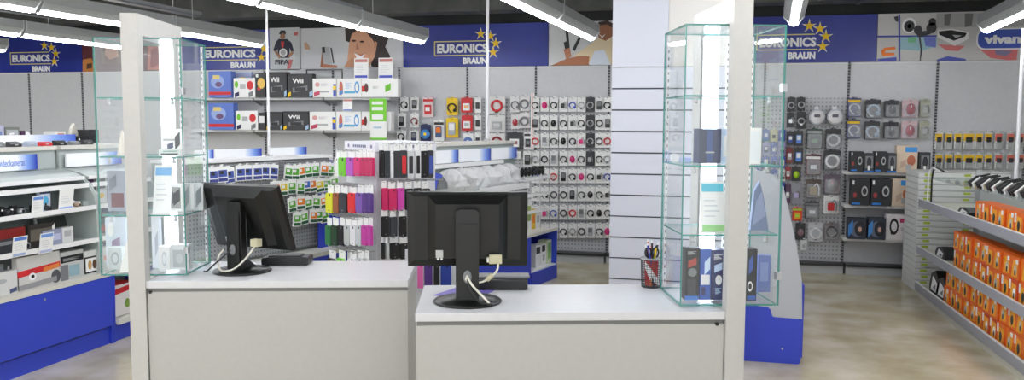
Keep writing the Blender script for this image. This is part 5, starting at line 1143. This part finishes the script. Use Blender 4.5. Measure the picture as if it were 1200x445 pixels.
# pen cup and its pens
cc = CL(.985, .470, .9005)
T_ = thing('pen_cup', U('dark wire mesh pen cup behind the right glass case'), 'pen cup', cc, CA)
MESH = mat(70, 72, 74, rough=.4, metal=.5)
b = MB(); R0, HC = .046, .128; n = 28
for k in range(n):
    a = 2*pi*k/n; b.tube([(R0*.9*cos(a), R0*.9*sin(a), .002), (R0*cos(a), R0*sin(a), HC)], .0011, MESH, 4)
for j in range(1, 14):
    z = HC*j/14; rr = R0*(.9+.1*j/14); b.tube([(rr*cos(2*pi*k/20), rr*sin(2*pi*k/20), z) for k in range(21)], .0010, MESH, 4)
b.build('wire_mesh', T_); MB().lathe([(R0+.001, HC-.006), (R0+.003, HC-.003), (R0+.001, HC), (R0-.001, HC-.003)], SILVER, n=28).build('rim', T_); MB().lathe([(0, 0), (R0*.92, 0), (R0*.92, .003), (0, .003)], MESH, n=24).build('bottom', T_)
b = MB(); b.prism([(-.03, .004), (.022, .004), (.028, .12), (-.035, .115)], -.012, -.0105, mat(196, 60, 56)); b.prism([(-.01, .03), (.03, .004), (.03, .03), (-.03, .11), (-.034, .09)], -.014, -.012, PAPER)
tag(b.build('paper_slip', loc=cc+Vector((0, 0, .0035)), rz=CA), U('red and white paper slip standing inside the mesh pen cup'), 'paper')
pc = (('black', BLACK), ('red', RED), ('orange', ORG), ('black', BLACK), ('blue', mat(40, 60, 160)), ('black', BLACK), ('yellow', YEL), ('dark', DARK))
for k, (cn, cm) in enumerate(pc):
    a = 2*pi*k/len(pc)+.3; L_ = .165+.012*(k % 3); d_ = Vector((cos(a)*.02, sin(a)*.02, 0))
    p0 = Vector((cos(a+2.6)*.016, sin(a+2.6)*.016, .006)); p1 = p0+Vector((cos(a)*.038, sin(a)*.03, L_))
    b = MB(); b.tube([p0, p1], .004, cm, 8); b.tube([p1, p1+(p1-p0).normalized()*.012], [.0042, .003], WHITE if cn != 'yellow' else BLACK, 8)
    place([('pen', b)], 'pen', U('%s pen in the mesh cup, %s round the rim' % (cn, o_[k])), 'pen', cc, CA, 'pens in the mesh cup')
T_ = thing('scissors', U('scissors with black ring handles standing in the mesh cup'), 'scissors', cc, CA)
MB().box(-.004, .004, -.001, .001, .01, .12, SILVER).build('blades', T_)
for s_ in (-1, 1):
    MB().tube([(s_*.016+.013*cos(t), -.002, .15+.02*sin(t)) for t in [2*pi*i/14 for i in range(15)]], .004, BLACK, 6).tube([(0, -.002, .118), (s_*.01, -.002, .132)], .004, BLACK, 6).build('handle', T_)

# ------------------------------------------------------------ goods in the glass cases
def cpl(y): return Plane(CL(0, y), CA)
ZS = (.9135, 1.1835, 1.4485, 1.7135)
def cb(yl, r, s_, col, P, lab, d=.05, grp_='goods in the right glass case', top=None):
    pl = cpl(yl); u, w, z, h = rect(pl, *r, zb=ZS[s_])
    return place([('carton', carton(w, h, d, col, P, top))], 'carton', U(lab), 'box', pl.at(u, z+.0005, -d), CA, grp_)
CYB = mat(40, 90, 180)
cb(.14, (803, 291, 819, 353), 0, mat(24, 24, 30), [(.2, .8, .62, .82, mat(170, 60, 50), 'd'), (.2, .85, .45, .62, MGREY, 'e'), (.2, .8, .1, .4, mat(60, 60, 66), 'r'), (.0, 1, .0, .08, mat(60, 120, 200), 'r'), (.15, .85, .88, .95, LGREY, 'bars')], 'black box with red picture on the bottom of the right glass case')
cb(.14, (820.5, 292, 833, 351), 0, mat(50, 90, 180), [(.1, .9, .3, .5, WHITE, 'r'), (.4, .9, .5, .85, mat(210, 230, 250), 'd'), (.1, .5, .1, .25, NAVY, 'r')], 'blue and white box second from the left in the right glass case')
cb(.14, (834, 293, 849, 353), 0, NAVY, [(.15, .85, .8, .92, WHITE, 'bars'), (.2, .8, .55, .75, mat(190, 210, 240), 'd'), (.3, .8, .3, .5, WHITE, 'e'), (.3, .8, .12, .25, mat(170, 200, 230), 'bars')], 'navy box with white printing on the bottom of the right glass case')
cb(.26, (846, 297, 862, 340), 0, mat(196, 200, 230), [(.3, .8, .3, .7, WHITE, 'r')], 'pale lilac box behind the navy box in the right glass case', .04)
cb(.12, (875, 292, 887, 353), 0, mat(20, 22, 30), [(.2, .6, .5, .9, mat(60, 90, 170), 'd'), (.1, .6, .18, .38, WHITE, 'ring'), (.1, .9, .02, .1, CYB, 'r')], 'black box with white ring, right of the white panel in the glass case')
cb(.28, (888, 299, 903, 345), 0, mat(90, 110, 180), [(.2, .8, .3, .8, mat(130, 150, 210), 'r')], 'faded blue box at the right end of the glass case bottom', .03)
cb(.2, (819, 151, 845, 195), 2, mat(28, 40, 84), [(.35, .62, .05, .95, mat(44, 70, 130), 'r'), (.3, .7, .3, .34, LGREY, 'r'), (.0, .3, .0, 1, mat(34, 46, 74), 'r')], 'navy box on the second highest shelf of the right glass case', .08)
cb(.22, (846, 151, 853, 195), 2, mat(196, 218, 246), [(.2, .8, .2, .8, WHITE, 'r')], 'slim pale blue box beside the navy box', .08)
cb(.15, (878, 150, 892, 194), 2, PAPER, [(.1, .9, .1, .9, mat(232, 236, 238), 'r')], 'white box right of the white panel, second highest shelf', .05)
sheet(cpl(.16), (822, 213, 851, 273), 'white price sheet with turquoise heading inside the right glass case', mat(70, 190, 215), mat(150, 210, 130), 0, tilt=.035, name='price_sheet', cat='price sheet') 
sheet(cpl(.24), (851, 214, 864, 271), 'pale lilac sheet behind the price sheet in the right glass case', mat(190, 180, 220), mat(150, 190, 230), 0, tilt=.02, name='price_sheet', cat='price sheet', base=mat(214, 218, 240))
pl = cpl(.2); u, w_, z, h_ = rect(pl, 878, 212, 902, 268, zb=ZS[1])
b = MB(); b.prism([(-w_*.5, 0), (w_*.4, 0), (w_*.1, h_*.7), (-w_*.1, h_), (-w_*.35, h_*.8)], -.02, .0, mat(110, 124, 156)); b.prism([(-w_*.4, h_*.1), (w_*.2, h_*.3), (0, h_*.8), (-w_*.25, h_*.6)], -.024, -.02, mat(140, 152, 184))
tag(b.build('pouch', loc=pl.at(u, z+.0005, 0), rz=CA), U('grey blue pointed pouch on the second lowest shelf, right glass case'), 'pouch')
pl = cpl(.34); u, w_, z, h_ = rect(pl, 777, 180, 800, 196, zb=ZS[2])
b = MB(); b.rrect(-w_*.5, -w_*.15, 0, h_, .01, -.03, 0, WHITE); b.rrect(-w_*.1, w_*.5, 0, h_*.55, .01, -.03, 0, mat(160, 176, 220)); place([('device', b)], 'charging_cradle', U('small white and lilac cradle at the left of the right glass case'), 'device', pl.at(u+.03, z+.0005, 0), CA)
gl = 'goods in the left glass case'
for z in ():
    pass
cb(.85, (200, 287, 221, 320), 0, mat(214, 218, 220), [(.12, .88, .1, .8, mat(176, 182, 186), 'r'), (.3, .7, .25, .65, mat(196, 200, 202), 'e')], 'pale grey box with a ring at the bottom right of the left glass case', .06, gl)
cb(.84, (186, 289, 199, 320), 0, WHITE, [(.3, .7, .15, .8, mat(200, 206, 216), 'ring')], 'slim white box beside the pale grey box, left glass case', .05, gl)
cb(.9, (178, 250, 187, 319), 0, mat(232, 236, 244), [(.4, .8, .2, .7, mat(190, 196, 210), 'd')], 'tall slim white card box at the bottom of the left glass case', .03, gl)
cb(.9, (189, 216, 213, 252), 1, WHITE, [(.22, .95, .1, .9, mat(150, 150, 146), 'r'), (.3, .6, .12, .75, mat(70, 72, 72), 'd'), (.6, .92, .2, .85, mat(40, 42, 46), 'd')], 'white box with a grey photo on the second lowest shelf, left glass case', .05, gl)
cb(.94, (214, 215, 238, 252), 1, mat(200, 204, 206), [(.1, .3, .05, .9, mat(150, 156, 160), 'd'), (.4, .55, .05, .95, WHITE, 'r'), (.65, .9, .1, .9, mat(120, 126, 132), 'd')], 'grey striped box at the right of the second lowest shelf, left case', .05, gl)
sheet(cpl(.82), (178, 194, 199, 254), 'white price sheet leaning in the opening of the left white panel', mat(120, 180, 230), None, 0, tilt=.05, name='price_sheet', cat='price sheet')
cb(.88, (189, 151, 212, 177), 2, PAPER, [(.1, .85, .55, .62, LGREY, 'r'), (.3, .6, .2, .5, mat(60, 70, 100), 'd'), (.7, .95, .2, .9, DARK, 'd')], 'white box with dark brush print on the third shelf, left glass case', .04, gl)
cb(.8, (186, 175, 211, 183.5), 2, mat(220, 224, 222), [(.1, .9, .2, .4, DARK, 'r'), (.2, .9, .6, .8, mat(120, 170, 150), 'd')], 'flat pale box lying in front of the brush print box', .05, gl)
cb(.9, (126, 200, 147, 250), 1, mat(150, 156, 170), [(.2, .9, .1, .45, mat(110, 60, 66), 'r'), (.1, .5, .5, .9, mat(110, 116, 130), 'd')], 'grey and dark red box left of the white panel, second lowest shelf', .04, gl)
cb(.86, (127, 290, 143, 318), 0, mat(196, 204, 206), [(.2, .8, .2, .8, mat(160, 168, 176), 'ring')], 'pale box left of the white panel at the bottom, left glass case', .05, gl)
cb(.98, (124, 255, 148, 318), 0, mat(206, 216, 230), [(.1, .4, .6, .9, WHITE, 'e'), (.3, .7, .3, .6, mat(140, 110, 150), 'd'), (.5, .9, .1, .4, mat(110, 120, 170), 'e')], 'tall pale blue patterned pack left of the white panel', .03, gl)
pl = cpl(.79); u, w_, z, h_ = rect(pl, 141, 283, 151, 319, zb=ZS[0])
tag(MB().prism([(-w_*.6, 0), (w_*.45, 0), (w_*.45, h_), (w_*.3, h_)], -.004, .0, PAPER).build('folded_card', loc=pl.at(u, z+.0005), rz=CA), U('white triangular card left of the white panel, left case bottom'), 'card')
pl = cpl(.85); u, w_, z, h_ = rect(pl, 138, 152, 149, 182, zb=ZS[2])
b = MB().lathe([(0, 0), (.026, 0), (.02, .02), (.006, h_*.9), (0, h_)], mat(226, 216, 206), n=14); tag(b.build('white_cone', loc=pl.at(u, z+.0005), rz=CA), U('small pale cone left of the white panel on the third shelf'), 'ornament')
